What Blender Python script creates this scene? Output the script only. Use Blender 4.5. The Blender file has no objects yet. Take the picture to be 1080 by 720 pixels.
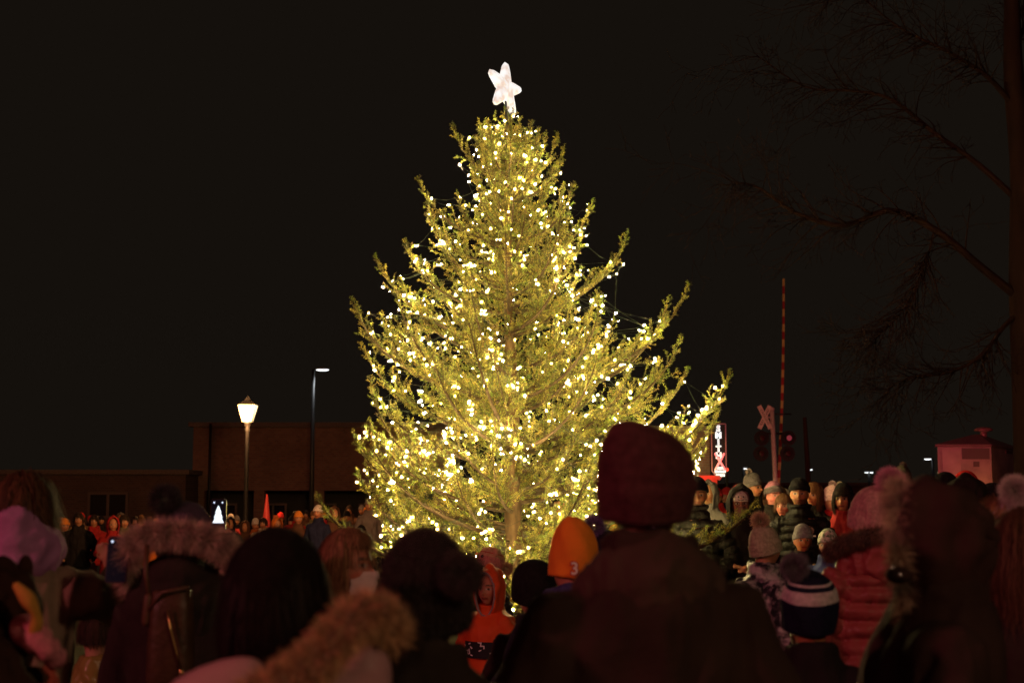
import bpy, math, random
import numpy as np
from mathutils import Vector, Matrix, Euler

random.seed(7); rng = np.random.default_rng(7)
S = bpy.context.scene
COL = S.collection
R = math.radians
TAU = 2*math.pi

# ------------------------------------------------------------------ camera
W0, H0, F0 = 1080, 720, 1500.0
HOR = 527.0
TILT = math.atan((HOR-360)/F0)
CAMZ = 1.6
cam = bpy.data.cameras.new("camera"); camo = bpy.data.objects.new("camera", cam); COL.objects.link(camo)
cam.sensor_width = 36; cam.lens = 50; cam.clip_end = 2000; cam.clip_start = .1
camo.location = (0, 0, CAMZ); camo.rotation_euler = (math.pi/2+TILT, 0, 0)
cam.dof.use_dof = True; cam.dof.focus_distance = 13.4; cam.dof.aperture_fstop = 3.4; cam.dof.aperture_blades = 9
S.camera = camo

def at(px, py, D):
    a = (px-W0/2)/F0; b = (H0/2-py)/F0
    c, s = math.cos(TILT), math.sin(TILT)
    dy = c - b*s; dz = s + b*c
    k = D/dy
    return Vector((a*k, D, CAMZ+dz*k))

def ss(a, b, x):
    t = max(0, min(1, (x-a)/(b-a))); return t*t*(3-2*t)
def gz(x, y):
    return -0.55*ss(15, 30, y)*ss(-1.5, -6, x)

# ------------------------------------------------------------------ materials
MATS = {}
def srgb(r, g, b):
    f = lambda c: (c/255/12.92) if c/255 <= .04045 else ((c/255+.055)/1.055)**2.4
    return (f(r), f(g), f(b))
def mat(name, col=(.5,.5,.5), rough=.8, metal=0, noise=0, nscale=20, bump=0, bscale=60, attr=False, emit=None, estr=0, sheen=0, spec=.3, col2=None, stretch=None):
    if name in MATS: return MATS[name]
    m = bpy.data.materials.new(name); m.use_nodes = True
    nt = m.node_tree; N = nt.nodes; L = nt.links
    b = N["Principled BSDF"]
    b.inputs["Roughness"].default_value = rough; b.inputs["Metallic"].default_value = metal
    b.inputs["Specular IOR Level"].default_value = spec
    if sheen: b.inputs["Sheen Weight"].default_value = sheen
    b.inputs["Base Color"].default_value = (*col, 1)
    src = None
    tc = N.new("ShaderNodeTexCoord")
    vec = tc.outputs["Object"]
    if stretch:
        mp = N.new("ShaderNodeMapping"); mp.inputs["Scale"].default_value = stretch
        L.new(vec, mp.inputs["Vector"]); vec = mp.outputs["Vector"]
    if attr:
        a = N.new("ShaderNodeAttribute"); a.attribute_name = "Col"; src = a.outputs["Color"]
    if noise or col2:
        n = N.new("ShaderNodeTexNoise"); n.inputs["Scale"].default_value = nscale; n.inputs["Detail"].default_value = 5
        L.new(vec, n.inputs["Vector"])
        if col2:
            r = N.new("ShaderNodeValToRGB"); r.color_ramp.elements[0].color = (*col, 1); r.color_ramp.elements[1].color = (*col2, 1)
            r.color_ramp.elements[0].position = .42; r.color_ramp.elements[1].position = .6
            L.new(n.outputs["Fac"], r.inputs["Fac"]); src = r.outputs["Color"]
        else:
            mr = N.new("ShaderNodeMapRange"); mr.inputs["From Min"].default_value = .3; mr.inputs["From Max"].default_value = .7
            mr.inputs["To Min"].default_value = 1-noise; mr.inputs["To Max"].default_value = 1+noise
            L.new(n.outputs["Fac"], mr.inputs["Value"])
            mx = N.new("ShaderNodeMix"); mx.data_type = 'RGBA'; mx.blend_type = 'MULTIPLY'; mx.inputs["Factor"].default_value = 1
            if src: L.new(src, mx.inputs["A"])
            else: mx.inputs["A"].default_value = (*col, 1)
            L.new(mr.outputs["Result"], mx.inputs["B"]); src = mx.outputs["Result"]
    if src: L.new(src, b.inputs["Base Color"])
    if bump:
        n2 = N.new("ShaderNodeTexNoise"); n2.inputs["Scale"].default_value = bscale; n2.inputs["Detail"].default_value = 4
        L.new(vec, n2.inputs["Vector"])
        bp = N.new("ShaderNodeBump"); bp.inputs["Strength"].default_value = bump; bp.inputs["Distance"].default_value = .01
        L.new(n2.outputs["Fac"], bp.inputs["Height"]); L.new(bp.outputs["Normal"], b.inputs["Normal"])
    if emit:
        b.inputs["Emission Color"].default_value = (*emit, 1); b.inputs["Emission Strength"].default_value = estr
    MATS[name] = m
    return m
def cloth(name, col, rough=.85, bump=.35, noise=.18, **k):
    return mat("cloth_"+name, tuple(max(c, .013*q) for c, q in zip(col, (1.25,1,.8))), rough, noise=noise, nscale=9, bump=bump, bscale=45, spec=.1, **k)
def nylon(name, col, rough=.45, bump=.5, **k):
    return mat("nylon_"+name, col, rough, noise=.12, nscale=7, bump=bump, bscale=22, spec=.22, **k)
def knit(name, col, **k):
    return mat("knit_"+name, col, .95, noise=.25, nscale=60, bump=.8, bscale=140, spec=.1, **k)

# ------------------------------------------------------------------ mesh helpers
def tagk(o, label=None, cat=None, group=None, kind=None):
    if label: o["label"] = label
    if cat: o["category"] = cat
    if group: o["group"] = group
    if kind: o["kind"] = kind
    return o
def link(o, parent=None):
    COL.objects.link(o)
    if parent is not None: o.parent = parent
    return o
def empty(name, loc=(0,0,0), rz=0):
    o = bpy.data.objects.new(name, None); COL.objects.link(o); o.location = loc; o.rotation_euler = (0,0,rz)
    o.empty_display_size = .1
    return o

class MB:
    def __init__(s): s.v = []; s.f = []; s.m = []
    def add(s, vs, fs, mi=0):
        n = len(s.v); s.v += [tuple(x) for x in vs]; s.f += [tuple(i+n for i in f) for f in fs]; s.m += [mi]*len(fs); return s
    def box(s, c, d, rot=None, mi=0, bev=0):
        hx, hy, hz = d[0]/2, d[1]/2, d[2]/2
        vs = [Vector((x*hx, y*hy, z*hz)) for x in (-1,1) for y in (-1,1) for z in (-1,1)]
        if rot is not None: vs = [rot @ v for v in vs]
        c = Vector(c); vs = [v+c for v in vs]
        return s.add(vs, [(0,1,3,2),(4,6,7,5),(0,4,5,1),(2,3,7,6),(0,2,6,4),(1,5,7,3)], mi)
    def rings(s, rings, cap=True, mi=0, closed=True):
        n = len(rings[0]); base = len(s.v)
        for r in rings: s.v += [tuple(p) for p in r]
        for i in range(len(rings)-1):
            for j in range(n if closed else n-1):
                a = base+i*n+j; b = base+i*n+(j+1)%n
                m = mi[i] if isinstance(mi, (list, tuple)) else mi
                s.f.append((a, b, b+n, a+n)); s.m.append(m)
        if cap:
            m0 = mi[0] if isinstance(mi, (list, tuple)) else mi
            s.f.append(tuple(base+j for j in range(n))[::-1]); s.m.append(m0)
            s.f.append(tuple(base+(len(rings)-1)*n+j for j in range(n))); s.m.append(m0)
        return s
    def tube(s, pts, rads, n=10, mi=0, cap=True, endround=False):
        pts = [Vector(p) for p in pts]
        if not isinstance(rads, (list, tuple)): rads = [rads]*len(pts)
        rads = list(rads)
        if endround:
            d0 = (pts[0]-pts[1]).normalized(); d1 = (pts[-1]-pts[-2]).normalized()
            r0, r1 = rads[0], rads[-1]
            pre = [(pts[0]+d0*r0*math.sin(a), r0*math.cos(a)) for a in (R(80), R(55), R(28))]
            post = [(pts[-1]+d1*r1*math.sin(a), r1*math.cos(a)) for a in (R(28), R(55), R(80))]
            pts = [p for p,_ in pre]+pts+[p for p,_ in post]; rads = [r for _,r in pre]+rads+[r for _,r in post]
        rings = []; prev = None
        for i, p in enumerate(pts):
            t = (pts[min(i+1, len(pts)-1)]-pts[max(i-1, 0)])
            if t.length < 1e-9: t = Vector((0,0,1))
            t.normalize()
            if prev is None:
                u = t.orthogonal().normalized()
            else:
                u = (prev - t*prev.dot(t))
                u = u.normalized() if u.length > 1e-6 else t.orthogonal().normalized()
            prev = u; v = t.cross(u)
            rings.append([p+(u*math.cos(TAU*k/n)+v*math.sin(TAU*k/n))*rads[i] for k in range(n)])
        return s.rings(rings, cap, mi)
    def ell(s, c, r, rot=None, nu=20, nv=14, mi=0, fn=None):
        rings = []; c = Vector(c)
        for i in range(nv+1):
            th = math.pi*(i+.0)/nv; th = max(.03, min(math.pi-.03, th))
            ring = []
            for j in range(nu):
                a = TAU*j/nu
                d = Vector((math.sin(th)*math.cos(a), math.sin(th)*math.sin(a), -math.cos(th)))
                p = Vector((d.x*r[0], d.y*r[1], d.z*r[2]))
                if fn: p = fn(p)
                if rot is not None: p = rot @ p
                ring.append(p+c)
            rings.append(ring)
        return s.rings(rings, True, mi)
    def lathe(s, prof, c=(0,0,0), n=24, mi=0, cap=True):
        c = Vector(c)
        return s.rings([[c+Vector((r*math.cos(TAU*k/n), r*math.sin(TAU*k/n), z)) for k in range(n)] for r, z in prof], cap, mi)
    def build(s, name, mats, parent=None, smooth=True, mw=None):
        me = bpy.data.meshes.new(name)
        vs = s.v
        if mw is not None: vs = [tuple(mw @ Vector(v)) for v in vs]
        me.from_pydata(vs, [], s.f)
        if not isinstance(mats, (list, tuple)): mats = [mats]
        for m in mats: me.materials.append(m)
        if len(mats) > 1: me.polygons.foreach_set("material_index", s.m)
        if smooth: me.polygons.foreach_set("use_smooth", [True]*len(me.polygons))
        me.update()
        return link(bpy.data.objects.new(name, me), parent)

def np_mesh(name, V, Fidx, k, mats, parent=None, col=None, smooth=False, matidx=None):
    me = bpy.data.meshes.new(name)
    nf = len(Fidx)//k
    me.vertices.add(len(V)); me.vertices.foreach_set("co", np.asarray(V, np.float32).ravel())
    me.loops.add(len(Fidx)); me.loops.foreach_set("vertex_index", np.asarray(Fidx, np.int32))
    me.polygons.add(nf); me.polygons.foreach_set("loop_start", np.arange(0, nf*k, k, dtype=np.int32))
    try: me.polygons.foreach_set("loop_total", np.full(nf, k, np.int32))
    except Exception: pass
    if not isinstance(mats, (list, tuple)): mats = [mats]
    for m in mats: me.materials.append(m)
    if matidx is not None: me.polygons.foreach_set("material_index", matidx.astype(np.int32))
    if smooth: me.polygons.foreach_set("use_smooth", np.ones(nf, bool))
    me.update(calc_edges=True)
    if col is not None:
        a = me.color_attributes.new("Col", 'FLOAT_COLOR', 'POINT')
        c4 = np.ones((len(V), 4), np.float32); c4[:, :3] = col
        a.data.foreach_set("color", c4.ravel())
    return link(bpy.data.objects.new(name, me), parent)

def remesh(mb, name, mats, vox, parent=None, smooth=4, fac=.5):
    me = bpy.data.meshes.new("tmp"); me.from_pydata(mb.v, [], mb.f); me.update()
    o = bpy.data.objects.new("tmp", me); COL.objects.link(o)
    md = o.modifiers.new("r", 'REMESH'); md.mode = 'VOXEL'; md.voxel_size = vox; md.use_smooth_shade = True
    if smooth:
        sm = o.modifiers.new("s", 'SMOOTH'); sm.factor = fac; sm.iterations = smooth
    dg = bpy.context.evaluated_depsgraph_get(); dg.update()
    m2 = bpy.data.meshes.new_from_object(o.evaluated_get(dg))
    bpy.data.objects.remove(o); bpy.data.meshes.remove(me)
    m2.name = name; m2.materials.clear()
    if not isinstance(mats, (list, tuple)): mats = [mats]
    for m in mats: m2.materials.append(m)
    m2.polygons.foreach_set("use_smooth", np.ones(len(m2.polygons), bool))
    m2.polygons.foreach_set("material_index", np.zeros(len(m2.polygons), np.int32))
    return link(bpy.data.objects.new(name, m2), parent)

def getv(o):
    n = len(o.data.vertices); a = np.empty(n*3, np.float32); o.data.vertices.foreach_get("co", a); return a.reshape(-1, 3)
def getn(o):
    n = len(o.data.vertices); a = np.empty(n*3, np.float32); o.data.vertices.foreach_get("normal", a); return a.reshape(-1, 3)
def setv(o, V):
    o.data.vertices.foreach_set("co", V.astype(np.float32).ravel()); o.data.update()
def setcol(o, C):
    a = o.data.color_attributes.new("Col", 'FLOAT_COLOR', 'POINT')
    c4 = np.ones((len(C), 4), np.float32); c4[:, :3] = C; a.data.foreach_set("color", c4.ravel())

def snoise(V, scale, seed, n=9):
    g = np.random.default_rng(seed); out = np.zeros(len(V))
    for i in range(n):
        k = g.normal(size=3)*scale*(1+.8*g.random()); out += np.sin(V@k+g.random()*6.28 + 1.3*np.sin(V@(g.normal(size=3)*scale*.6)))
    return out/math.sqrt(n)

# ------------------------------------------------------------------ fur
def strands(base, nrm, length, width, gen, curl=.5, droop=.25, jit=.45):
    """2-segment ribbons; base,nrm (n,3)"""
    n = len(base)
    d = nrm + gen.normal(size=(n,3))*jit; d /= np.linalg.norm(d, axis=1)[:, None]
    L = length*(.6+.6*gen.random(n))[:, None]
    d2 = d + gen.normal(size=(n,3))*curl*.5 + np.array([0,0,-droop]); d2 /= np.linalg.norm(d2, axis=1)[:, None]
    side = np.cross(d, gen.normal(size=(n,3))); side /= (np.linalg.norm(side, axis=1)[:, None]+1e-9)
    w = width*.5
    mid = base+d*L*.5; tip = mid+d2*L*.5
    V = np.stack([base-side*w, base+side*w, mid+side*w*.7, mid-side*w*.7, tip], 1).reshape(-1, 3)
    i = np.arange(n)[:, None]*5
    F = np.concatenate([i+np.array([[0,1,2]]), i+np.array([[0,2,3]]), i+np.array([[3,2,4]])], 1).ravel()
    return V, F
FURMAT = mat("fur_fibre", attr=True, rough=.8, sheen=.3)
def fur_obj(name, base, nrm, length, width, c1, c2, parent, seed, droop=.25, jit=.45, tipc=None):
    g = np.random.default_rng(seed)
    V, F = strands(base, nrm, length, width, g, droop=droop, jit=jit)
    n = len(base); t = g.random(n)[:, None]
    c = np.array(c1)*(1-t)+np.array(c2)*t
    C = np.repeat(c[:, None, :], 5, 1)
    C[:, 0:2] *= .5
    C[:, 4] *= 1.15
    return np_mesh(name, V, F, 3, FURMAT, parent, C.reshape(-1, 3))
def pompom(c, r, c1, c2, parent, seed=1, n=2600, L=None, name="pompom", width=.0028):
    if width < .003: n = int(n*1.7); width *= .6
    g = np.random.default_rng(seed)
    d = g.normal(size=(n,3)); d /= np.linalg.norm(d, axis=1)[:, None]
    base = np.array(c)+d*r*.45
    return fur_obj(name, base, d, (L or r*.62), width, c1, c2, parent, seed, droop=.1, jit=.28)
def curve_pts(P, n):
    """catmull-rom resample"""
    P = [np.array(p, float) for p in P]; P = [2*P[0]-P[1]]+P+[2*P[-1]-P[-2]]
    out = []
    segs = len(P)-3
    for i in range(n):
        u = i/(n-1)*segs; k = min(int(u), segs-1); t = u-k
        p0, p1, p2, p3 = P[k:k+4]
        out.append(.5*((2*p1)+(-p0+p2)*t+(2*p0-5*p1+4*p2-p3)*t*t+(-p0+3*p1-3*p2+p3)*t**3))
    return np.array(out)
def ruff(P, rad, L, c1, c2, parent, seed=1, n=5000, width=.0028, name="fur_trim", droop=.3):
    n = int(n*1.6); width *= .62
    g = np.random.default_rng(seed)
    C = curve_pts(P, 60)
    u = g.random(n)*58.9; k = u.astype(int); t = (u-k)[:, None]
    p = C[k]*(1-t)+C[k+1]*t; tan = C[k+1]-C[k]; tan /= np.linalg.norm(tan, axis=1)[:, None]
    r = g.normal(size=(n,3)); r -= tan*np.sum(r*tan, 1)[:, None]; r /= np.linalg.norm(r, axis=1)[:, None]
    V, F = strands(p+r*rad*.8, r+tan*.25, L, width, g, droop=droop, jit=.5)
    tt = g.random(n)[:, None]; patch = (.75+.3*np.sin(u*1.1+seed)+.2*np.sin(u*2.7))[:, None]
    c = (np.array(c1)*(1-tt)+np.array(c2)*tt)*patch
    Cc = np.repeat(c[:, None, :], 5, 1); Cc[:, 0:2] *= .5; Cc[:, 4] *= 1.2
    # core tube
    mb = MB(); mb.tube([tuple(q) for q in C[::3]], rad, n=8, endround=True)
    cv = np.array(mb.v); off = len(V)
    tri = []
    for f in mb.f:
        for i in range(1, len(f)-1): tri += [f[0]+off, f[i]+off, f[i+1]+off]
    V = np.concatenate([V, cv]); F = np.concatenate([F, np.array(tri)])
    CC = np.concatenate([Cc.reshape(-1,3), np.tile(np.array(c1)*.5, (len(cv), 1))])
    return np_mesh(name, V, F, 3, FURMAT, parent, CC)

# ------------------------------------------------------------------ people
SKINM = mat("skin", attr=True, rough=.5, bump=.08, bscale=200, spec=.35)
SKINM.node_tree.nodes["Principled BSDF"].inputs["Subsurface Weight"].default_value = .08
SKINM.node_tree.nodes["Principled BSDF"].inputs["Subsurface Scale"].default_value = .01
TROUS = cloth("dark_denim", (.02,.022,.03))
BOOT = mat("boot_leather", (.02,.015,.012), .6, noise=.2, bump=.2)
LENS = mat("spectacle_frame", (.01,.01,.01), .3)

def head_fn(sc):
    a, b, c = .078*sc, .098*sc, .118*sc
    def G(x, z, x0, z0, sx, sz): return math.exp(-((x-x0)/sx)**2-((z-z0)/sz)**2)
    def fn(p):
        x, y, z = p.x/sc, p.y/sc, p.z/sc
        f = max(0, y/.098)
        if z < 0:
            t = -z/.118
            x *= 1-.24*t**1.6
            if y < 0: y *= 1-.3*t
            else: y *= 1+.05*t
        if y > 0:
            y *= .95
            w = ss(.25, .6, f) if f < .6 else 1
            w = max(w, 0)
            y += w*(.024*G(x, z, 0, -.026, .011, .015) + .013*G(x, z, 0, -.008, .009, .022)
                  + .005*G(x, z, 0, .026, .05, .010) - .011*G(abs(x), z, .031, .006, .016, .012)
                  + .006*G(abs(x), z, .042, -.03, .02, .018) + .006*G(x, z, 0, -.060, .022, .009)
                  + .010*G(x, z, 0, -.098, .022, .016) - .004*G(x, z, 0, -.076, .02, .008))
        return Vector((x*sc, y*sc, z*sc))
    return fn, (a, b, c)

def hand(mb, wrist, d, palmn, sc=1, curl=.6, side=1):
    """palm + five separate fingers; d direction of hand, palmn normal the fingers curl to"""
    d = Vector(d).normalized(); n = Vector(palmn); n = (n-d*n.dot(d)).normalized(); s = d.cross(n)*side
    w = Vector(wrist)
    rot = Matrix((s, d, n)).transposed()
    mb.ell(w+d*.045*sc, (.041*sc, .052*sc, .017*sc), rot, 14, 10)
    for i, (off, ln, r) in enumerate(((-.030, .062, .0085), (-.010, .073, .009), (.010, .069, .0088), (.029, .054, .0078))):
        p = w+d*.082*sc+s*off*sc
        pts = [p-d*.02*sc, p]; dd = d.copy()
        for k in range(3):
            ang = curl*(.5+.35*k)*(1+.1*i)
            dd = (dd*math.cos(ang)+n*math.sin(ang)).normalized() if k else (d*math.cos(curl*.5)+n*math.sin(curl*.5)).normalized()
            pts.append(pts[-1]+dd*ln*sc*(.42, .32, .26)[k])
        mb.tube(pts, [r*sc*1.05, r*sc, r*sc, r*sc*.92, r*sc*.8], 8, endround=True)
    p = w+d*.025*sc-s*.03*sc
    q1 = p+(d*.5-s*.8+n*.35).normalized()*.04*sc; q2 = q1+(d*.9-s*.25+n*.5).normalized()*.032*sc; q3 = q2+(d*.9+s*.1+n*.6).normalized()*.024*sc
    mb.tube([p, q1, q2, q3], [.014*sc, .0115*sc, .0105*sc, .009*sc], 8, endround=True)

def elbow(sh, ha, l1, l2, hint):
    sh, ha = Vector(sh), Vector(ha); d = ha-sh; L = d.length
    if L > (l1+l2)*.995: ha = sh+d.normalized()*(l1+l2)*.995; d = ha-sh; L = d.length
    a = (l1*l1-l2*l2+L*L)/(2*L); h = math.sqrt(max(0, l1*l1-a*a))
    u = d.normalized(); hv = Vector(hint); hv = (hv-u*hv.dot(u)).normalized()
    return sh+u*a+hv*h, ha

class Fig: pass
def person(px, top, D, yaw, label, H=None, hat_add=.02, kid=0., group=None, vox=.013, hpitch=0, hyaw=0, hroll=0,
           arms='down', skin=(.42,.20,.12), coat=None, coatst='plain', thick=.035, hem=.80, trousers=None, fat=1., hands=True,
           brow=(.06,.035,.02), zground=None, lhand=None, rhand=None, collar=.55, gloves=None, seed=None, beard=None, proto=False, loc=None, cutlow=None):
    p = at(px, top, D) if loc is None else Vector(loc)
    g0 = gz(p.x, p.y)
    if H is None: H = p.z-g0-hat_add
    f = Fig(); f.H = H; seed = seed or int(abs(px)*7+D*13)+1 ; f.seed = seed
    root = empty("person", (p.x, p.y, g0), R(yaw)); f.root = root
    tagk(root, label, "person", group)
    hh = .236*(1-.10*kid)*min(1.05, max(.85, H/1.72))**.35; sc = hh/.236; f.sc = sc
    k = (H-hh)/1.514; f.k = k
    kw = k**.75*(1 if kid == 0 else .97)*fat; f.kw = kw
    # skeleton
    zn = H-hh-.0*k; f.zn = zn     # chin height
    sh = [Vector((s*.158*kw, -.01*k, 1.355*k)) for s in (-1, 1)]
    l1, l2 = .29*k, .26*k
    def tgt(s, name):
        if name is None: name = arms
        if isinstance(name, tuple): return Vector(name), Vector((s*.6, -.5, -.6))
        if name == 'down': return Vector((s*.27*kw, .06*k, .86*k)), Vector((s*.5, -1, 0))
        if name == 'pocket': return Vector((s*.20*kw, .13*k, .93*k)), Vector((s*1, -.8, -.2))
        if name == 'front': return Vector((s*.07*kw, .27*k, 1.08*k)), Vector((s*1, -.3, -.6))
        if name == 'phone': return Vector((s*.10*kw, .36*k, 1.38*k)), Vector((s*.9, -.1, -1))
    arm = []
    for i, s in enumerate((-1, 1)):
        t, hint = tgt(s, (lhand, rhand)[i])
        e, ha = elbow(sh[i], t, l1, l2, hint); arm.append((sh[i], e, ha))
    f.arm = arm
    # head frame
    piv = Vector((0, -.012*k, zn+.03*sc)); 
    HR = Matrix.Rotation(R(hyaw), 4, 'Z') @ Matrix.Rotation(R(hpitch), 4, 'X') @ Matrix.Rotation(R(hroll), 4, 'Y')
    M = Matrix.Translation(piv) @ HR @ Matrix.Translation((0, .022*sc, .118*sc-.03*sc)); f.M = M
    fn, dims = head_fn(sc); f.dims = dims
    mb = MB()
    R3 = M.to_3x3()
    mb.ell(M.translation, dims, R3, 44, 34, fn=fn)
    for s in (-1, 1): mb.ell(M @ Vector((s*.078*sc, -.008*sc, -.012*sc)), (.010*sc, .018*sc, .031*sc), R3, 10, 8)
    mb.tube([(0, -.02*k, 1.40*k), (0, -.018*k, 1.50*k), M @ Vector((0, -.02*sc, -.06*sc))], [.062*kw, .055*kw, .054*sc], 16)
    tr = [(.86,.15,.10,0),(.93,.165,.115,0),(1.02,.150,.105,0),(1.12,.138,.10,0),(1.25,.158,.115,.005),(1.33,.168,.115,0),(1.39,.145,.095,-.01),(1.45,.08,.07,-.015)]
    def ring(z, rx, ry, yo, n=28): return [Vector((rx*math.cos(TAU*j/n), yo+ry*math.sin(TAU*j/n), z)) for j in range(n)]
    mb.rings([ring(z*k, rx*kw, ry*kw, yo*k) for z, rx, ry, yo in tr])
    for s in (-1, 1):
        hip = Vector((s*.085*kw, 0, .90*k)); kn = Vector((s*.095*kw, .02*k, .49*k)); an = Vector((s*.10*kw, -.01*k, .09*k))
        mb.tube([hip, hip.lerp(kn, .4), kn, kn.lerp(an, .35), an], [.085*kw, .08*kw, .056*kw, .055*kw, .036*kw], 14, endround=True)
        mb.tube([an+Vector((0,-.03*k,-.03*k)), an+Vector((s*.01,.06*k,-.045*k)), an+Vector((s*.02,.15*k,-.058*k))], [.04*k, .036*k, .028*k], 10, endround=True)
    for i, s in enumerate((-1, 1)):
        a0, e, ha = arm[i]
        mb.tube([a0, a0.lerp(e, .5), e, e.lerp(ha, .4), ha], [.052*kw, .045*kw, .038*kw, .036*kw, .026*kw], 12, endround=True)
        if hands:
            d = (ha-e).normalized(); pn = Vector((-s, .1, 0)) if abs(d.z) > .7 else Vector((0, 0, -1)) if arms != 'phone' else Vector((-s, 0, .2))
            if isinstance((lhand, rhand)[i], tuple): pn = Vector((-s*.8, 0, .6))
            hand(mb, ha+d*.005, d, pn, k*1.0 if kid == 0 else k*1.1, curl=.55, side=-s)
    body = remesh(mb, "body", [SKINM], vox, root, smooth=2)
    # colours
    V = getv(body); Mi = np.array(M.inverted()); L = (V@Mi[:3,:3].T+Mi[:3,3])/sc
    C = np.tile(np.array(skin), (len(V), 1))
    C *= (1+.10*snoise(V, 25, seed)[:, None]*.4)
    face = L[:, 1] > .045
    def blob(x0, z0, sx, sz): return face & ((np.abs(np.abs(L[:,0])-x0)/sx)**2+((L[:,2]-z0)/sz)**2 < 1)
    inh = L[:, 2] > -.13
    C[blob(.047,-.032,.02,.018) & inh] *= np.array([1.1,.85,.85])
    C[blob(.032,.030,.022,.006) & inh] = brow
    C[blob(.031,.006,.017,.008) & inh] = (.45,.42,.4)
    C[blob(.031,.006,.009,.0085) & inh] = (.03,.02,.015)
    C[face & (np.abs(L[:,0]) < .026) & (np.abs(L[:,2]+.060) < .0095)] = np.array(skin)*np.array([.8,.42,.42])
    C[face & (np.abs(L[:,0]) < .024) & (np.abs(L[:,2]+.060) < .0028)] = (.06,.02,.02)
    if beard is not None:
        bm = (L[:, 1] > .0) & (L[:, 2] < -.040) & (L[:, 2] > -.125) & ~((np.abs(L[:,0]) < .024) & (np.abs(L[:,2]+.060) < .008)) & ~((L[:, 2] > -.046) & (np.abs(L[:,0]) < .05))
        C[bm] = C[bm]*.35+np.array(beard)*.65
    if gloves is not None:
        for i in (0, 1):
            ha = np.array(arm[i][2]); C[np.linalg.norm(V-ha, axis=1) < .22*k] = gloves
    setcol(body, C); f.body = body
    # coat
    if coat is not None:
        t = thick
        mb = MB()
        cr = [(hem*.999, .185, .150, 0), (max(hem+.03, .84) if hem < .8 else hem+.04, .19, .15, 0), (1.0,.180,.140,.005),(1.12,.172,.135,.01),(1.25,.180,.14,.005),(1.32,.182,.135,0),(1.38,.158,.12,-.01),(1.43,.118,.10,-.015),(1.48,.085,.085,-.015)]
        if hem < .7: cr = [(hem, .205, .165, 0), (hem+.15, .2, .16, 0)]+cr[1:]
        t0 = .035
        rr = [ring(z*k, (rx*kw)+t-t0*.7, (ry*kw)+t-t0*.7, yo*k) for z, rx, ry, yo in cr]
        mb.rings(rr)
        ch = collar
        mb.tube([(0, -.015*k, 1.44*k), (0, -.012*k, zn-.03*k), (0, -.005*k, zn+.05*k*ch)], [.10*kw+t*.3, .088*kw+t*.3, .088*kw+t*.25], 20)
        for i, s in enumerate((-1, 1)):
            a0, e, ha = arm[i]; ha2 = ha-(ha-e).normalized()*.01
            a1 = Vector((s*.09*kw, a0.y, a0.z-.005*k))
            mb.tube([a1, a0, a0.lerp(e, .5), e, e.lerp(ha2, .5), ha2], [.075*kw+t*.3, .068*kw+t*.55, .058*kw+t*.6, .054*kw+t*.55, .047*kw+t*.5, .040*kw+t*.4], 16, endround=False)
        jk = remesh(mb, "jacket", coat if isinstance(coat, list) else [coat], vox*.95, root, smooth=5)
        V = getv(jk); Nn = getn(jk)
        # arm coordinate
        best = np.full(len(V), 1e9); cc = V[:, 2].copy(); isarm = np.zeros(len(V), bool)
        for i in (0, 1):
            a0, e, ha = [np.array(q) for q in arm[i]]
            for p0, p1, o0 in ((a0, e, 0.), (e, ha, l1)):
                d = p1-p0; ln = np.linalg.norm(d); d = d/ln
                tt = np.clip((V-p0)@d, 0, ln); dist = np.linalg.norm(V-(p0+tt[:, None]*d), axis=1)
                q = (dist < best); best = np.where(q, dist, best)
                m = q & (dist < .085*kw+t*.6) & ((np.abs(V[:, 0]) > .15*kw) | (V[:,2] < 1.30*k) & (dist < .07*kw+t*.5))
                cc[m] = 1.34*k-(o0+tt[m])
        if coatst == 'puffer':
            sp = .075*max(k, .75)
            ph = cc/sp+.22*snoise(V, 5, seed)*.5
            if hem < .7: ph = ph + 3.2*np.abs(V[:,0])**1.0*np.clip((1.25*k-V[:,2]), 0, 1)
            w = np.abs(np.sin(math.pi*ph))**.55
            d = .027*(w-.8)*min(1, kw)+.004*snoise(V, 26, seed+1)-.009*(1-np.abs(snoise(V*np.array([1,1,.35]), 34, seed+7)))*(1.15-w)-.003*(1-np.abs(snoise(V, 60, seed+8)))
        elif coatst == 'crinkle':
            d = .010*np.abs(snoise(V, 20, seed))+.004*snoise(V, 45, seed+2)
        else:
            r1 = snoise(V*np.array([1,1,.55]), 10, seed); r2 = snoise(V*np.array([1,1,.45]), 24, seed+5)
            d = .016*(1-np.abs(r1))+.008*(1-np.abs(r2))-.010
        setv(jk, V+Nn*d[:, None]); f.jacket = jk
        # hem / trousers
    mb = MB()
    for s in (-1, 1):
        hip = Vector((s*.085*kw, 0, .93*k)); kn = Vector((s*.095*kw, .02*k, .49*k)); an = Vector((s*.10*kw, -.01*k, .10*k))
        mb.tube([hip, hip.lerp(kn, .4), kn, kn.lerp(an, .5), an], [.10*kw, .095*kw, .07*kw, .066*kw, .06*kw], 16)
    mb.rings([ring(z*k, rx*kw*1.08, ry*kw*1.1, yo*k) for z, rx, ry, yo in tr[:4]])
    tro = remesh(mb, "trousers", [trousers or TROUS], max(vox, .015), root, smooth=3)
    V = getv(tro); setv(tro, V+getn(tro)*(.006*snoise(V*np.array([1,1,2]), 14, seed+3))[:, None])
    for s in (-1, 1):
        mb = MB(); an = Vector((s*.10*kw, -.01*k, .10*k))
        mb.tube([an+Vector((0,0,.12*k)), an+Vector((0,0,.02*k)), an+Vector((0,-.01*k,-.045*k))], [.056*k,.054*k,.052*k], 14)
        mb.ell(an+Vector((s*.012*k, .065*k, -.05*k)), (.05*k, .135*k, .048*k), None, 16, 10, fn=lambda q: Vector((q.x, q.y, max(q.z, -.046*k))))
        remesh(mb, "boot", [BOOT], .012, root, smooth=2)
    return f

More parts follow.
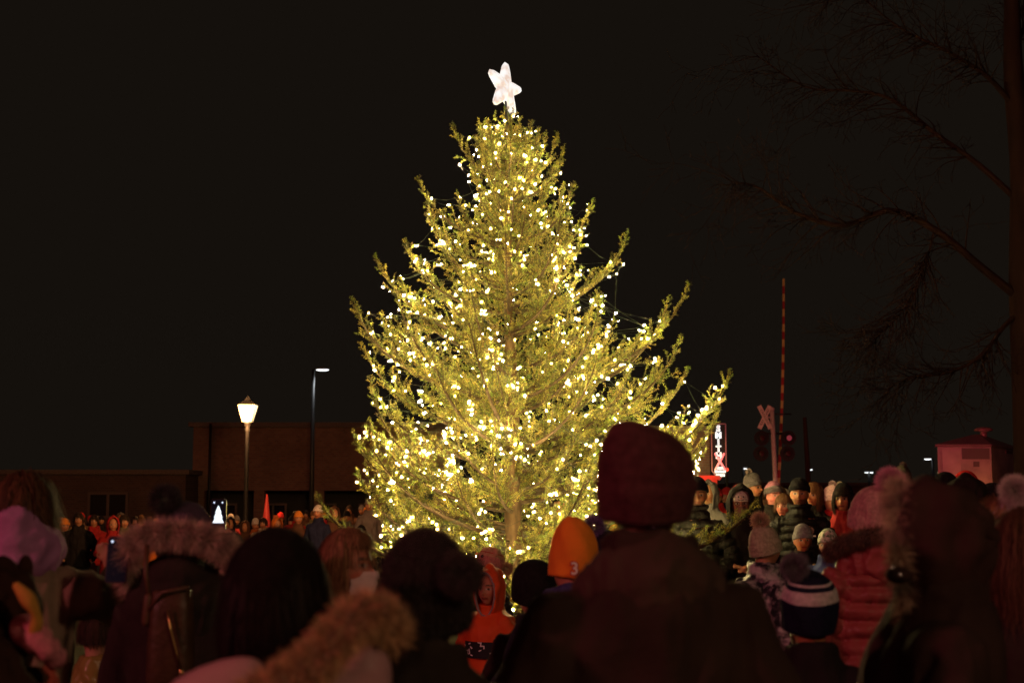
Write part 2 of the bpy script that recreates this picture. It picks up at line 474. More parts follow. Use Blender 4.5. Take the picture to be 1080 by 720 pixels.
def hset(f):  return f.M, f.sc, f.dims
def beanie(f, m, zb=.0, extra=.03, cuff=.05, off=.012, ribs=40, ribd=.0022, tilt=-14, slouch=(0,0), bands=None, mats=None, fuzz=0, name="hat", wide=0, peak=None):
    M, sc, (a, b, c) = hset(f)
    n = 96 if ribs else 48; rows = 26
    mb = MB(); rings = []; mi = []
    T = Matrix.Rotation(R(tilt), 4, 'X').inverted()
    ztop = c+.012*sc+extra*sc; z0 = zb*sc
    for i in range(-2, rows+1):
        t = max(0, i)/rows
        # height & radius
        u = t
        z = z0+(ztop-z0)*(1-(1-u)**1.35)
        q = max(0, (z-.02*sc)/(ztop-.02*sc)); q = min(1, q)
        rr = math.sqrt(max(0, 1-q**2.4))
        if u >= 1: rr = .02
        o = off*sc+wide*sc*math.sin(math.pi*min(1, u*1.1))
        incuff = z < z0+cuff*sc
        if incuff: o += .007*sc
        if i < 0: o = off*sc*.3; z = z0+(0 if i == -1 else .02*sc); 
        ring = []
        for j in range(n):
            az = TAU*j/n
            rb = ribd*sc*math.cos(ribs*az)*(1 if rr > .15 else .3) if ribs else 0
            wob = .003*sc*math.sin(3*az+t*5+f.seed)+.002*sc*math.sin(7*az+t*11)
            x = ((a+o+rb+wob)*rr)*math.cos(az); y = ((b+o+rb+wob)*rr)*math.sin(az)
            lean = max(0, u-.35)**2
            p = Vector((x+slouch[0]*sc*lean, y+slouch[1]*sc*lean, z))
            p = (T @ p) + Vector((0, -.006*sc, .004*sc))
            ring.append(M @ p)
        rings.append(ring)
        mi.append(bands(u) if bands else 0)
    mb.rings(rings, True, mi)
    o = mb.build(name, mats or [m], f.root)
    f.hat = o
    f.hattop = M @ ((T @ Vector((slouch[0]*sc*.42, slouch[1]*sc*.42, ztop)))+Vector((0,-.006*sc,.004*sc)))
    return o

def hood_up(f, m, open_a=56, size=(.032,.05,.04), down=.07, name="hood", point=0, seed=3, thick=.008):
    M, sc, (a, b, c) = hset(f)
    A, B, Cc = a+size[0]*sc, b+size[1]*sc, c+size[2]*sc
    mb = MB(); rings = []; n = 48; rows = 24
    fdir = Matrix.Rotation(R(-4), 3, 'X')
    g = np.random.default_rng(seed)
    edge = []
    for i in range(rows+1):
        al = R(open_a+(178-open_a)*i/rows); ring = []
        for j in range(n):
            be = TAU*j/n
            d = Vector((math.sin(al)*math.cos(be), math.cos(al), math.sin(al)*math.sin(be)))
            p = Vector((d.x*A, d.y*B, d.z*Cc))
            if p.z < -.02*sc:
                w = ss(-.02*sc, -.12*sc, p.z); p.z -= down*sc*w; p.x *= 1-.05*w; p.y = p.y*(1-.15*w)-.01*w
            p.z += point*sc*max(0, d.z)**4*max(0, .6-d.y)
            wv = .004*math.sin(9*be+2*al+seed)+.005*math.sin(5*al*2+3*be)+.004*math.sin(4*be-7*al)
            p += d*wv*sc*1.2
            ring.append(M @ p)
            if i == 0: edge.append(tuple(ring[-1]))
        rings.append(ring)
    mb.rings(rings, False)
    mb.f.append(tuple(range(len(mb.v)-n, len(mb.v)))); mb.m.append(0)
    o = mb.build(name, m, f.root)
    md = o.modifiers.new("thickness", 'SOLIDIFY'); md.thickness = thick; md.offset = 1
    f.edge = edge+[edge[0]]
    return o

def hood_down(f, m, w=.15, h=.11, d=.075, z=0, y=-.115, name="hood", seed=1):
    k = f.k; mb = MB()
    c = Vector((0, y*k, f.zn-.01*k+z))
    def fn(p):
        u = p.x/(w*k)
        p = Vector((p.x, p.y+.13*k*u*u*.8, p.z-.035*k*u*u))
        p += Vector((0, -.010*k*math.sin(p.z*60+seed)*math.cos(p.x*14), .006*math.sin(p.x*40+seed)))
        return p
    mb.ell(c, (w*k, d*k, h*k), None, 40, 26, fn=fn)
    mb.ell(c+Vector((0,.03*k,.01*k)), (w*.93*k, d*k, h*1.0*k), None, 40, 26, fn=fn)
    o = remesh(mb, name, [m], .010, f.root, smooth=3)
    V = getv(o); setv(o, V+getn(o)*(.013*(1-np.abs(snoise(V*np.array([.6,1,1.5]), 20, seed)))+.005*(1-np.abs(snoise(V, 50, seed+3))))[:, None])
    return o

def hair_cap(f, col, zlen=-.06, n=2600, face=48, bang=.045, name="hair", off=.014, width=.0022, messy=.15, part=0):
    """strands following the skull, then hanging to head-local height zlen"""
    M, sc, (a, b, c) = hset(f); g = np.random.default_rng(f.seed+9); n = int(n*1.5) if width < .005 else n
    A, B, Cc = a+off*sc, b+off*sc, c+off*sc
    az = g.uniform(0, TAU, n); th0 = np.abs(g.normal(0, .45, n)); layer = g.uniform(.92, 1.06, n)
    front = np.abs(np.angle(np.exp(1j*(az-math.pi/2)))) < R(face)
    zend = np.where(front, bang*sc, zlen*sc)+g.normal(0, .012*sc, n)
    K = 9; P = np.zeros((n, K+1, 3))
    for i in range(n):
        # arc on ellipsoid from th0 to 90deg then drop
        thE = math.acos(max(-1, min(1, zend[i]/Cc))) if zend[i] > 0 else math.pi/2
        la = max(.05, (thE-min(th0[i], thE-.05)))*Cc; ld = max(0, -zend[i]) if zend[i] < 0 else 0
        tot = la+ld
        for j in range(K+1):
            s = tot*j/K
            if s <= la:
                th = min(th0[i], thE-.05)+s/Cc
                P[i, j] = (A*math.sin(th)*math.cos(az[i])*layer[i], B*math.sin(th)*math.sin(az[i])*layer[i], Cc*math.cos(th)*layer[i])
            else:
                dz = s-la; fl = 1+.06*math.sin(dz*30)-.9*max(0, dz-.05)
                P[i, j] = (A*math.cos(az[i])*layer[i]*fl, B*math.sin(az[i])*layer[i]*fl, -dz)
    P += np.cumsum(g.normal(0, messy*.012*sc, P.shape), axis=1)
    Mm = np.array(M); P = P@Mm[:3,:3].T+Mm[:3,3]
    cen = np.array(M.translation)
    out = P-cen; tan = np.gradient(P, axis=1); side = np.cross(tan, out); side /= (np.linalg.norm(side, axis=2)[..., None]+1e-9)
    w = (width*sc*np.linspace(1, .4, K+1))[None, :, None]
    Vv = np.stack([P-side*w, P+side*w], 2).reshape(-1, 3)
    idx = []
    for j in range(K):
        o = j*2; idx.append([o, o+1, o+3, o+2])
    idx = np.array(idx).ravel(); F = (np.arange(n)[:, None]*(2*(K+1))+idx[None]).ravel()
    t = g.uniform(.5, 1.4, n)
    Cc_ = np.repeat((np.array(col)[None]*t[:, None])[:, None, :], 2*(K+1), 1).reshape(-1, 3)
    HM = mat("hair_strand", attr=True, rough=.6, spec=.12)
    o = np_mesh(name, Vv, F, 4, HM, f.root, Cc_, smooth=True)
    # scalp shell so no skin shows
    mb = MB(); rings = []
    for i in range(11):
        th = R(2+ (108-2)*i/10); ring = []
        for j in range(36):
            z_ = TAU*j/36; fr = abs(math.atan2(math.sin(z_-math.pi/2), math.cos(z_-math.pi/2))) < R(face)
            th2 = min(th, R(58)) if fr else th
            q = Vector(((a+.006*sc)*math.sin(th2)*math.cos(z_), (b+.006*sc)*math.sin(th2)*math.sin(z_), (c+.005*sc)*math.cos(th2)))
            ring.append(M @ q)
        rings.append(ring)
    mb.rings(rings, False); mb.f.append(tuple(range(36))[::-1]); mb.m.append(0)
    mb.build("scalp_hair", mat("scalp_"+str([round(x,3) for x in col]), tuple(x*.6 for x in col), .8), o)
    return o

def hl(f, x, y, z): return f.M @ (Vector((x, y, z))*f.sc)
def glasses(f):
    mb = MB()
    for s in (-1, 1):
        c = Vector((s*.033, .098, .004))
        pts = [hl(f, c.x+.023*math.cos(a), c.y-.10*abs(c.x+.023*math.cos(a))**1.3, c.z+.017*math.sin(a)) for a in [TAU*i/16 for i in range(17)]]
        mb.tube(pts, .0022*f.sc, 6)
        mb.tube([hl(f, s*.056, .082, .006), hl(f, s*.084, .02, .006)], .002*f.sc, 6)
    mb.tube([hl(f, -.011, .102, .006), hl(f, .011, .102, .006)], .002*f.sc, 6)
    return mb.build("glasses", LENS, f.root)
def mask(f, m):
    mb = MB(); rings = []
    for i in range(9):
        z = -.018-.088*i/8; ring = []
        for j in range(15):
            u = (j/14*2-1); bulge = .020*math.cos(u*1.3)*math.sin(math.pi*(i+1.2)/10.5)
            x = u*.062*(1-.15*abs(i/8-.5)); y = .104-.062*abs(u)**2.1-.010*(i/8)+bulge+(.012 if abs(u) < .3 and i < 3 else 0)+(.0015 if i % 3 == 1 else 0)
            ring.append(hl(f, x, y, z))
        rings.append(ring)
    mb.rings(rings, False, closed=False)
    for s in (-1, 1):
        for z0, z1 in ((-.024, .006), (-.095, -.035)):
            mb.tube([hl(f, s*.060, .046, z0), hl(f, s*.072, .02, (z0+z1)/2), hl(f, s*.083, -.012, z1)], .0015, 5)
    o = mb.build("face_mask", m, f.root)
    return o

def phone(loc, face_dir, label, tree_on=False, tilt=0):
    """phone whose screen faces -face_dir ; upright"""
    loc = Vector(loc); e = empty("phone", loc, 0); tagk(e, label, "phone")
    d = Vector(face_dir).normalized(); rz = math.atan2(d.y, d.x)-math.pi/2
    e.rotation_euler = (R(tilt), 0, rz)
    mb = MB(); rr = []
    for y in (-.004, .004):
        rr.append([Vector((.036*sx*1.0, y, .075*sz)) for sx, sz in ((-.8,-1),(.8,-1),(1,-.9),(1,.9),(.8,1),(-.8,1),(-1,.9),(-1,-.9))])
    mb.rings(rr); mb.build("case", mat("phone_case", (.02,.02,.022), .35), e, smooth=False)
    sb = MB(); sb.box((0, -.0048, 0), (.064, .0012, .140))
    so = sb.build("screen", mat("phone_screen", (.01,.012,.02), .7, spec=.05, emit=(.25,.35,.7), estr=.004), e, smooth=False)
    if tree_on:
        t = MB(); ls = [(.026,-.035),(.014,-.012),(.020,-.012),(.010,.012),(.014,.012),(.004,.036),(.0,.045)]
        pts = [Vector((-x, -.0062, z)) for x, z in ls]+[Vector((x, -.0062, z)) for x, z in ls[:-1]][::-1]
        t.add(pts, [tuple(range(len(pts)))])
        t.build("tree_picture", mat("screen_tree", (.8,.9,.9), .5, emit=(.75,.9,1), estr=1.6), so, smooth=False)
    d2 = MB()
    for x in (-.020, .018): d2.box((x, -.0062, .058), (.006, .001, .006))
    d2.build("screen_icon", mat("screen_icon", (.8,.8,.9), .5, emit=(.6,.75,1), estr=1.6), so, smooth=False)
    return e
# ------------------------------------------------------------------ world + lights
w = bpy.data.worlds.new("World"); S.world = w; w.use_nodes = True
bg = w.node_tree.nodes["Background"]
sky = w.node_tree.nodes.new("ShaderNodeRGB"); sky.outputs[0].default_value = (*srgb(20,16,12), 1)
w.node_tree.links.new(sky.outputs[0], bg.inputs["Color"]); bg.inputs["Strength"].default_value = 1.0
S.view_settings.view_transform = 'Standard'; S.view_settings.look = 'None'; S.view_settings.exposure = 0
cy = S.cycles
cy.use_denoising = True
try: cy.denoiser = 'OPENIMAGEDENOISE'; cy.denoising_input_passes = 'RGB_ALBEDO_NORMAL'; cy.denoising_prefilter = 'ACCURATE'
except Exception: pass
cy.max_bounces = 5; cy.diffuse_bounces = 3; cy.glossy_bounces = 2; cy.transmission_bounces = 4; cy.sample_clamp_indirect = 3; cy.use_light_tree = True
cy.filter_width = 1.5
cy.caustics_reflective = False; cy.caustics_refractive = False

def light(name, kind, loc, energy, col, size=.1, aim=None, spot=60, blend=.5):
    l = bpy.data.lights.new(name, kind); l.energy = energy; l.color = col
    if kind == 'SUN': l.angle = size
    elif kind == 'AREA': l.size = size
    else: l.shadow_soft_size = size
    if kind == 'SPOT': l.spot_size = R(spot); l.spot_blend = blend
    o = bpy.data.objects.new(name, l); COL.objects.link(o); o.location = loc
    if aim is not None:
        o.rotation_euler = (Vector(aim)-Vector(loc)).to_track_quat('-Z', 'Y').to_euler()
    return o
light("red_wash_sun", 'SUN', (-10,-20,9), .12, (1,.17,.13), R(8), aim=(0,10,0))  # weak red sun added as an overall wash, not a source in the town
light("emergency_lamp", 'SPOT', (-10,-2.5,6.0), 1600, (1,.22,.25), .2, aim=(0,6,1.0), spot=95, blend=.8)
light("warm_fill_behind", 'SPOT', (7,-6,6.5), 950, (1,.58,.33), .3, aim=(0,6,1.2), spot=70, blend=.9)  # added warm fill that lifts the dark backs; no lamp stands there

# ------------------------------------------------------------------ ground
def ground():
    xs = np.concatenate([np.linspace(-400,-40,10), np.linspace(-36,36,73), np.linspace(40,400,10)])
    ys = np.concatenate([np.linspace(-60,-5,8), np.linspace(-4,60,65), np.linspace(65,700,14)])
    V = np.array([(x, y, gz(x, y)) for y in ys for x in xs]); nx = len(xs); F = []
    for j in range(len(ys)-1):
        for i in range(nx-1): F += [j*nx+i, j*nx+i+1, (j+1)*nx+i+1, (j+1)*nx+i]
    o = np_mesh("ground", V, F, 4, mat("trodden_turf", (.035,.038,.018), .95, bump=1, bscale=30, nscale=3, col2=(.07,.055,.035)), smooth=True)
    tagk(o, kind="structure")
ground()

# ------------------------------------------------------------------ the christmas tree
TD = 14.0
TX0, TX1 = .05, -.07
ZTOP = at(532, 104, TD).z
def TC(z): return Vector((TX0+(TX1-TX0)*z/ZTOP, TD, z))
def prof(z):
    pts = [(0,.75),(.45,1.05),(.9,1.28),(1.4,1.38),(2.1,1.48),(2.6,1.38),(3.2,1.46),(3.6,1.34),(4.0,1.08),(4.5,.76),(4.9,.52),(5.25,.30),(5.5,.12),(5.7,.03)]
    for (a, b), (c, d) in zip(pts, pts[1:]):
        if z <= c: return b+(d-b)*(max(z, a)-a)/(c-a)
    return .03
branches = []   # (polyline, level-1)
def bez(p0, p1, p2, n):
    return [p0*(1-t)**2+p1*2*t*(1-t)+p2*t*t for t in [i/n for i in range(n+1)]]
SEG0 = []; SEG1 = []; SEGR = []; SEGK = []
def seg(a, b, r, kk): SEG0.append(a); SEG1.append(b); SEGR.append(r); SEGK.append(kk)
rt = random.Random(21)
def primary(tip, zb=None, roll=None, dens=1.0, widthf=1.0):
    ax = TC(tip.z); hd = Vector((tip.x-ax.x, tip.y-ax.y, 0)); L0 = hd.length
    if zb is None: zb = tip.z-(.20+.50*L0*rt.uniform(.8,1.2))*(1 if tip.z > 1.2 else .8)
    zb = max(.28, zb); base = TC(zb)
    hn = hd.normalized(); 
    mid = base+hn*L0*.74+Vector((0,0,(tip.z-zb)*.10))
    L = L0+abs(tip.z-zb)*.4
    n = max(6, int(L/.10)); pts = bez(base, mid, tip, n)
    # wobble
    wv = Vector((rt.uniform(-1,1), rt.uniform(-1,1), rt.uniform(-.6,.6)))*.03*L
    pts = [p+wv*math.sin(math.pi*i/n*rt.choice([1,1])) for i, p in enumerate(pts)]
    branches.append((pts, .008+.012*L))
    if roll is None: roll = rt.gauss(0, R(22))+R(35)*rt.choice([-1,1])*(abs(hn.x)**2)
    side0 = 1
    for i in range(1, n+1):
        t = i/n
        T = (pts[i]-pts[i-1]).normalized()
        if t > .28: seg(pts[i-1], pts[i], .004, 0)
        if t < .13: continue
        up = Vector((0,0,1)); Sd = T.cross(up); Sd = Sd.normalized() if Sd.length > .1 else Vector((1,0,0)); U = Sd.cross(T).normalized()
        S2 = Sd*math.cos(roll)+U*math.sin(roll); U2 = S2.cross(T)
        for s in (-1, 1):
            if rt.random() < .14: continue
            rl = roll+rt.gauss(0, R(26)); S2 = Sd*math.cos(rl)+U*math.sin(rl); U2 = S2.cross(T)
            sl = widthf*(.12+.44*L*(1-t)**.95*min(1, .35+t*1.8))*rt.uniform(.6,1.2); sl = min(sl, .55)
            ang = R(rt.uniform(42,58)-18*t)
            d = T*math.cos(ang)+S2*s*math.sin(ang)+U2*rt.uniform(-.10,.22)+Vector((0,0,.24)); d.normalize()
            secondary(pts[i]-(pts[i]-pts[i-1])*rt.random(), d, T, U2, sl, dens)
        if rt.random() < .35:      # a shoot on top
            d = T*.75+U2*.8+S2*rt.uniform(-.3,.3); d.normalize()
            secondary(pts[i], d, T, S2, rt.uniform(.07,.16), dens)
    # tip rosette
    T = (pts[-1]-pts[-2]).normalized(); o = T.orthogonal().normalized(); q = T.cross(o)
    for k in range(4):
        a = k*math.pi/2+rt.random()
        d = T*.8+(o*math.cos(a)+q*math.sin(a))*.65; d.normalize(); seg(pts[-1], pts[-1]+d*rt.uniform(.04,.08), .0025, 2)
    T = (T+Vector((0,0,.35))).normalized(); e_ = pts[-1]; 
    for q_ in range(3):
        e2_ = e_+T*rt.uniform(.045,.075); seg(e_, e2_, .003, 2)
        if q_ < 2:
            for s_ in (-1, 1): seg(e2_, e2_+(T*.85+o*s_*.5+q*rt.uniform(-.4,.4)).normalized()*(.075-.025*q_)*rt.uniform(.8,1.2), .002, 2)
        e_ = e2_; T = (T+Vector((0,0,.12))).normalized()
def secondary(p, d, fwd, U, L, dens):
    n = max(1, int(L/.082)); step = L/n; cur = p.copy(); dd = d.copy()
    Sd = dd.cross(U); Sd = Sd.normalized() if Sd.length > .05 else dd.orthogonal().normalized()
    for i in range(n):
        dd = (dd+fwd*.045+Vector((0,0,.035))+Vector((rt.gauss(0,.03),rt.gauss(0,.03),rt.gauss(0,.03)))).normalized()
        nx = cur+dd*step; seg(cur, nx, .0028, 1)
        rem = 1-(i+1)/n
        for s in (-1, 1):
            if rt.random() > .74*dens: continue
            tl = (.055+.26*L*rem*min(1, .5+(i+1)/n))*rt.uniform(.7,1.2); tl = min(tl, .14)
            ang = R(rt.uniform(40,56)); e = dd*math.cos(ang)+Sd*s*math.sin(ang)+U*rt.uniform(-.15,.3)+Vector((0,0,.14)); e.normalize()
            q0 = cur.lerp(nx, rt.random())
            if tl > .085:
                m_ = q0+e*tl*.5; e2 = (e+dd*.2).normalized(); seg(q0, m_, .002, 2); seg(m_, m_+e2*tl*.5, .0018, 2)
                if rt.random() < .6:
                    e3 = (e*.8+Sd*(-s)*.15+dd*.7).normalized(); seg(m_, m_+e3*tl*.4, .0015, 2)
            else: seg(q0, q0+e*tl, .0018, 2)
        cur = nx
ga = 2.39996; z = .62; i = 0
while z < 5.35:
    for rep in range(2 if z < 4.9 else 2):
        az = i*ga+rt.uniform(-.35,.35); i += 1
        r = prof(z)*rt.choice([.5,.62,.72,.82,.88,.95,1.03])*rt.uniform(.93,1.04)*.95
        if (2.35 < z < 2.75 or 3.75 < z < 3.95 or 1.35 < z < 1.5) and rt.random() < .55: continue
        zz = z+rt.uniform(-.06,.06); c = TC(zz)
        primary(c+Vector((math.cos(az)*r, math.sin(az)*r, 0)))
    z += .084 if z < 4.4 else .064
# silhouette-defining limbs seen in the photograph
for px, py, dy in ((377,330,-.1),(388,378,.1),(402,285,.0),(432,268,-.1),(447,203,.0),(455,228,-.1),(482,146,.0),(584,156,.0),(601,208,-.1),(620,226,.1),(657,260,.0),(700,332,.1),
                   (720,316,-.05),(712,372,-.15),(690,395,.0),(378,470,-.2),(396,458,-.35),(383,512,-.1),(400,545,-.3),(765,406,.2),(718,405,.1),(752,448,-.1),(741,470,.1),(395,412,0),
                   (590,172,0),(508,142,0),(558,145,0),(660,400,-.3),(640,430,-.2),(670,455,0)):
    T_ = at(px, py, TD+dy)
    ax = TC(T_.z); L0 = abs(T_.x-ax.x)
    primary(T_, zb=T_.z-(.18+.42*L0), widthf=.8)
# two low limbs reaching sideways towards the viewer
T_ = at(788, 543, 11.6); primary(T_, zb=.95, widthf=.5)
T_ = at(343, 538, 13.3); primary(T_, zb=.80, widthf=.5)
# leader
top = TC(ZTOP); lp = [TC(4.9+ (ZTOP-4.9)*q/8) for q in range(9)]
branches.append((lp, .012))
for q in range(8): seg(lp[q], lp[q+1], .004, 0)
for q in range(34):
    z = rt.uniform(5.0, ZTOP-.03); az = rt.uniform(0, TAU); r = max(.10, prof(z)*rt.uniform(.7,1.05))
    d = Vector((math.cos(az), math.sin(az), rt.uniform(.7,1.2))).normalized()
    secondary(TC(z-.1), d, Vector((0,0,1)), Vector((-math.sin(az), math.cos(az), 0)), r, 1)

for q in range(150):      # short inner shoots close to the trunk
    z = rt.uniform(.8, 5.0); az = rt.uniform(0, TAU)
    d = Vector((math.cos(az), math.sin(az), rt.uniform(.3,.9))).normalized()
    secondary(TC(z), d, Vector((0,0,1)), Vector((-math.sin(az), math.cos(az), 0)), min(.42, prof(z)*.6)*rt.uniform(.6,1), 1)
P0 = np.array([tuple(p) for p in SEG0]); P1 = np.array([tuple(p) for p in SEG1]); SR = np.array(SEGR); SK = np.array(SEGK)
print("segments", len(P0))
def needles(P0, P1, SK, per_m, L, Wd):
    d = P1-P0; ln = np.linalg.norm(d, axis=1); T = d/ln[:, None]
    cnt = np.maximum(3, (ln*per_m*rng.uniform(.8,1.2,len(ln))).astype(int)); idx = np.repeat(np.arange(len(ln)), cnt)
    n = len(idx); t = rng.random(n)[:, None]; base = P0[idx]+d[idx]*t; Tn = T[idx]
    r = rng.normal(size=(n,3)); r[:, 2] += .45; r -= Tn*np.sum(r*Tn, 1)[:, None]; r /= np.linalg.norm(r, axis=1)[:, None]
    dd = Tn*rng.uniform(.45,.95,n)[:, None]+r; dd /= np.linalg.norm(dd, axis=1)[:, None]
    LL = L*rng.uniform(.7,1.15,n)[:, None]
    s = np.cross(dd, rng.normal(size=(n,3))); s /= np.linalg.norm(s, axis=1)[:, None]
    b0 = base-s*Wd*.5; b1 = base+dd*LL*.55+s*Wd*.6; b2 = base+dd*LL
    V = np.stack([b0, b1, b2], 1)
    # make real needle quads: base, left-mid, tip, right-mid
    V = np.stack([base, base+dd*LL*.4-s*Wd*.5, b2, base+dd*LL*.4+s*Wd*.5], 1).reshape(-1,3)
    F = np.arange(len(V))
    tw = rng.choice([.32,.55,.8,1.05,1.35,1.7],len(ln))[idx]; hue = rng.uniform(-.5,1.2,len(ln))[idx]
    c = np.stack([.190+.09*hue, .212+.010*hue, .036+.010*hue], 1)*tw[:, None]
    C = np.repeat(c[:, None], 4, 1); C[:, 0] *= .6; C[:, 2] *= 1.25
    return V, F, C.reshape(-1,3)
NV, NF, NC = needles(P0, P1, SK, 360, .0240, .0050)
print("needles", len(NV)//4)
tree = empty("christmas_tree", (TX0, TD, 0)); tagk(tree, "tall floodlit fir covered in warm white lights in the middle of the crowd", "tree")
nm = mat("fir_needle", attr=True, rough=.5, spec=.4)
nt = nm.node_tree; pb = nt.nodes["Principled BSDF"]; tl = nt.nodes.new("ShaderNodeBsdfTranslucent"); mx = nt.nodes.new("ShaderNodeMixShader"); mx.inputs[0].default_value = .3
att = [n for n in nt.nodes if n.type == 'ATTRIBUTE'][0]
nt.links.new(att.outputs["Color"], tl.inputs["Color"]); nt.links.new(pb.outputs[0], mx.inputs[1]); nt.links.new(tl.outputs[0], mx.inputs[2])
nt.links.new(mx.outputs[0], nt.nodes["Material Output"].inputs["Surface"])
off = np.array([TX0, TD, 0])
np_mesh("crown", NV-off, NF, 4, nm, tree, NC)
BARK = mat("fir_bark", (.07,.045,.025), .9, noise=.4, nscale=40, bump=1, bscale=60)
def tri_tubes(P0, P1, rr, n=3):
    d = P1-P0; T = d/np.linalg.norm(d, axis=1)[:, None]; u = np.cross(T, np.array([.31,.2,.93])); u /= np.linalg.norm(u, axis=1)[:, None]; v = np.cross(T, u)
    a = np.arange(n)*TAU/n; ring = u[:, None]*np.cos(a)[None, :, None]+v[:, None]*np.sin(a)[None, :, None]
    A = P0[:, None]+ring*rr[:, None, None]; B = P1[:, None]+ring*rr[:, None, None]*.85
    V = np.concatenate([A, B], 1).reshape(-1,3); b = np.arange(len(P0))[:, None]*2*n
    F = np.concatenate([np.stack([b[:,0]+j, b[:,0]+(j+1)%n, b[:,0]+n+(j+1)%n, b[:,0]+n+j], 1) for j in range(n)], 1).ravel()
    return V, F
V, F = tri_tubes(P0, P1, SR)
np_mesh("twigs", V-off, F, 4, BARK, tree)
mb = MB()
for pts, r in branches:
    mb.tube([p-Vector(off) for p in pts], [max(.004, r*(1-.8*i/(len(pts)-1))) for i in range(len(pts))], 6)
mb.build("limbs", BARK, tree)
mb = MB(); mb.tube([TC(q)-Vector(off)+Vector((.01*math.sin(q*3),.01*math.cos(q*2.3),0)) for q in np.linspace(0, ZTOP-.2, 20)], [.10*(1-q/20)+.010 for q in range(20)], 14)
mb.build("trunk", mat("fir_trunk", (.10,.06,.03), .9, noise=.5, nscale=14, bump=1, bscale=25, stretch=(1,1,.35)), tree)

# star
st = empty("tree_star", at(532.5, 93.5, TD-.06)); st.rotation_euler = (R(-4), 0, R(55)); tagk(st, "glowing white puffed star fixed to the very tip of the fir", "star")
outl = []
for k in range(5):
    a0 = R(82+72*k)
    for da, rr in ((-7,.262),(-3,.286),(3,.286),(7,.262)): outl.append((rr*math.cos(a0+R(da)), rr*math.sin(a0+R(da))))
    for da, rr in ((26,.155),(36,.125),(46,.155)): outl.append((rr*math.cos(a0+R(da)), rr*math.sin(a0+R(da))))
mb = MB(); rings = []
for s_, y in ((.02,-.058),(.35,-.055),(.7,-.044),(.93,-.025),(1,0),(.93,.025),(.7,.044),(.35,.055),(.02,.058)):
    rings.append([Vector((x*s_, y, z_*s_)) for x, z_ in outl])
mb.rings(rings)
sm = mat("star_mesh_glow", (.9,.85,.8), .6)
nt = sm.node_tree; n_ = nt.nodes.new("ShaderNodeTexNoise"); n_.inputs["Scale"].default_value = 13; n_.inputs["Detail"].default_value = 3
cr = nt.nodes.new("ShaderNodeValToRGB"); cr.color_ramp.elements[0].position = .38; cr.color_ramp.elements[0].color = (.80,.62,.52,1); cr.color_ramp.elements[1].position = .58; cr.color_ramp.elements[1].color = (1,.97,.94,1)
tcn = nt.nodes.new("ShaderNodeTexCoord"); nt.links.new(tcn.outputs["Object"], n_.inputs["Vector"]); nt.links.new(n_.outputs["Fac"], cr.inputs["Fac"])
nt.links.new(cr.outputs[0], nt.nodes["Principled BSDF"].inputs["Emission Color"]); nt.nodes["Principled BSDF"].inputs["Emission Strength"].default_value = 1.0; nt.nodes["Principled BSDF"].inputs["Base Color"].default_value = (.2,.2,.2,1)
mb.build("lit_body", sm, st)
mb = MB(); mb.tube([(0,0,-.12),(0,0,-.42)], .012, 8); mb.build("mounting_rod", mat("black_metal", (.02,.02,.02), .5), st)

# light strings
ends = P1[SK == 2]
from mathutils.kdtree import KDTree
kd = KDTree(len(ends))
for i, e in enumerate(ends): kd.insert(Vector(e), i)
kd.balance()
BULB = mat("warm_bulb", (.9,.8,.5), .4, emit=(1,.765,.28), estr=860)
BM3 = [BULB, BULB, mat("warm_bulb_dim", (.9,.8,.5), .4, emit=(1,.66,.22), estr=150), mat("warm_bulb_bright", (.9,.8,.5), .4, emit=(1,.78,.34), estr=1300)]
WIREM = mat("green_wire", (.012,.02,.01), .6)
bm_ = MB(); bm_.lathe([(.002,-.001),(.007,.003),(.0098,.010),(.0092,.017),(.006,.022),(.001,.024)], n=7)
sockm = MB(); sockm.lathe([(.006,-.020),(.008,-.018),(.008,-.001),(.006,0)], n=6)
bulb_me = None
NS, NB = 12, 96
tot = NS*NB; zb0, zb1 = .55, ZTOP-.15
# arc-length spiral
samp = []
u = 0; zc = zb0; az = 0.3
zs = []; 
gap = .248
while zc < zb1:
    r = max(.08, prof(zc)); step = .115
    az += step/max(.15, r*.85); zc += gap*step/(TAU*max(.15, r*.85))
    zs.append((zc, az, r))
sel = [zs[int(i*(len(zs)-1)/(tot-1))] for i in range(tot)]
print("spiral samples", len(zs))
posn = []
for zc, az, r in sel:
    f_ = rt.choice([.45,.6,.75,.85,.92,.97,1.0]); c = TC(zc+rt.uniform(-.10,.10))
    p = c+Vector((math.cos(az)*r*f_, math.sin(az)*r*f_, 0))
    co, idx, dist = kd.find(p)
    posn.append(co.lerp(p, .15)+Vector((rt.uniform(-.01,.01), rt.uniform(-.01,.01), -.01)))
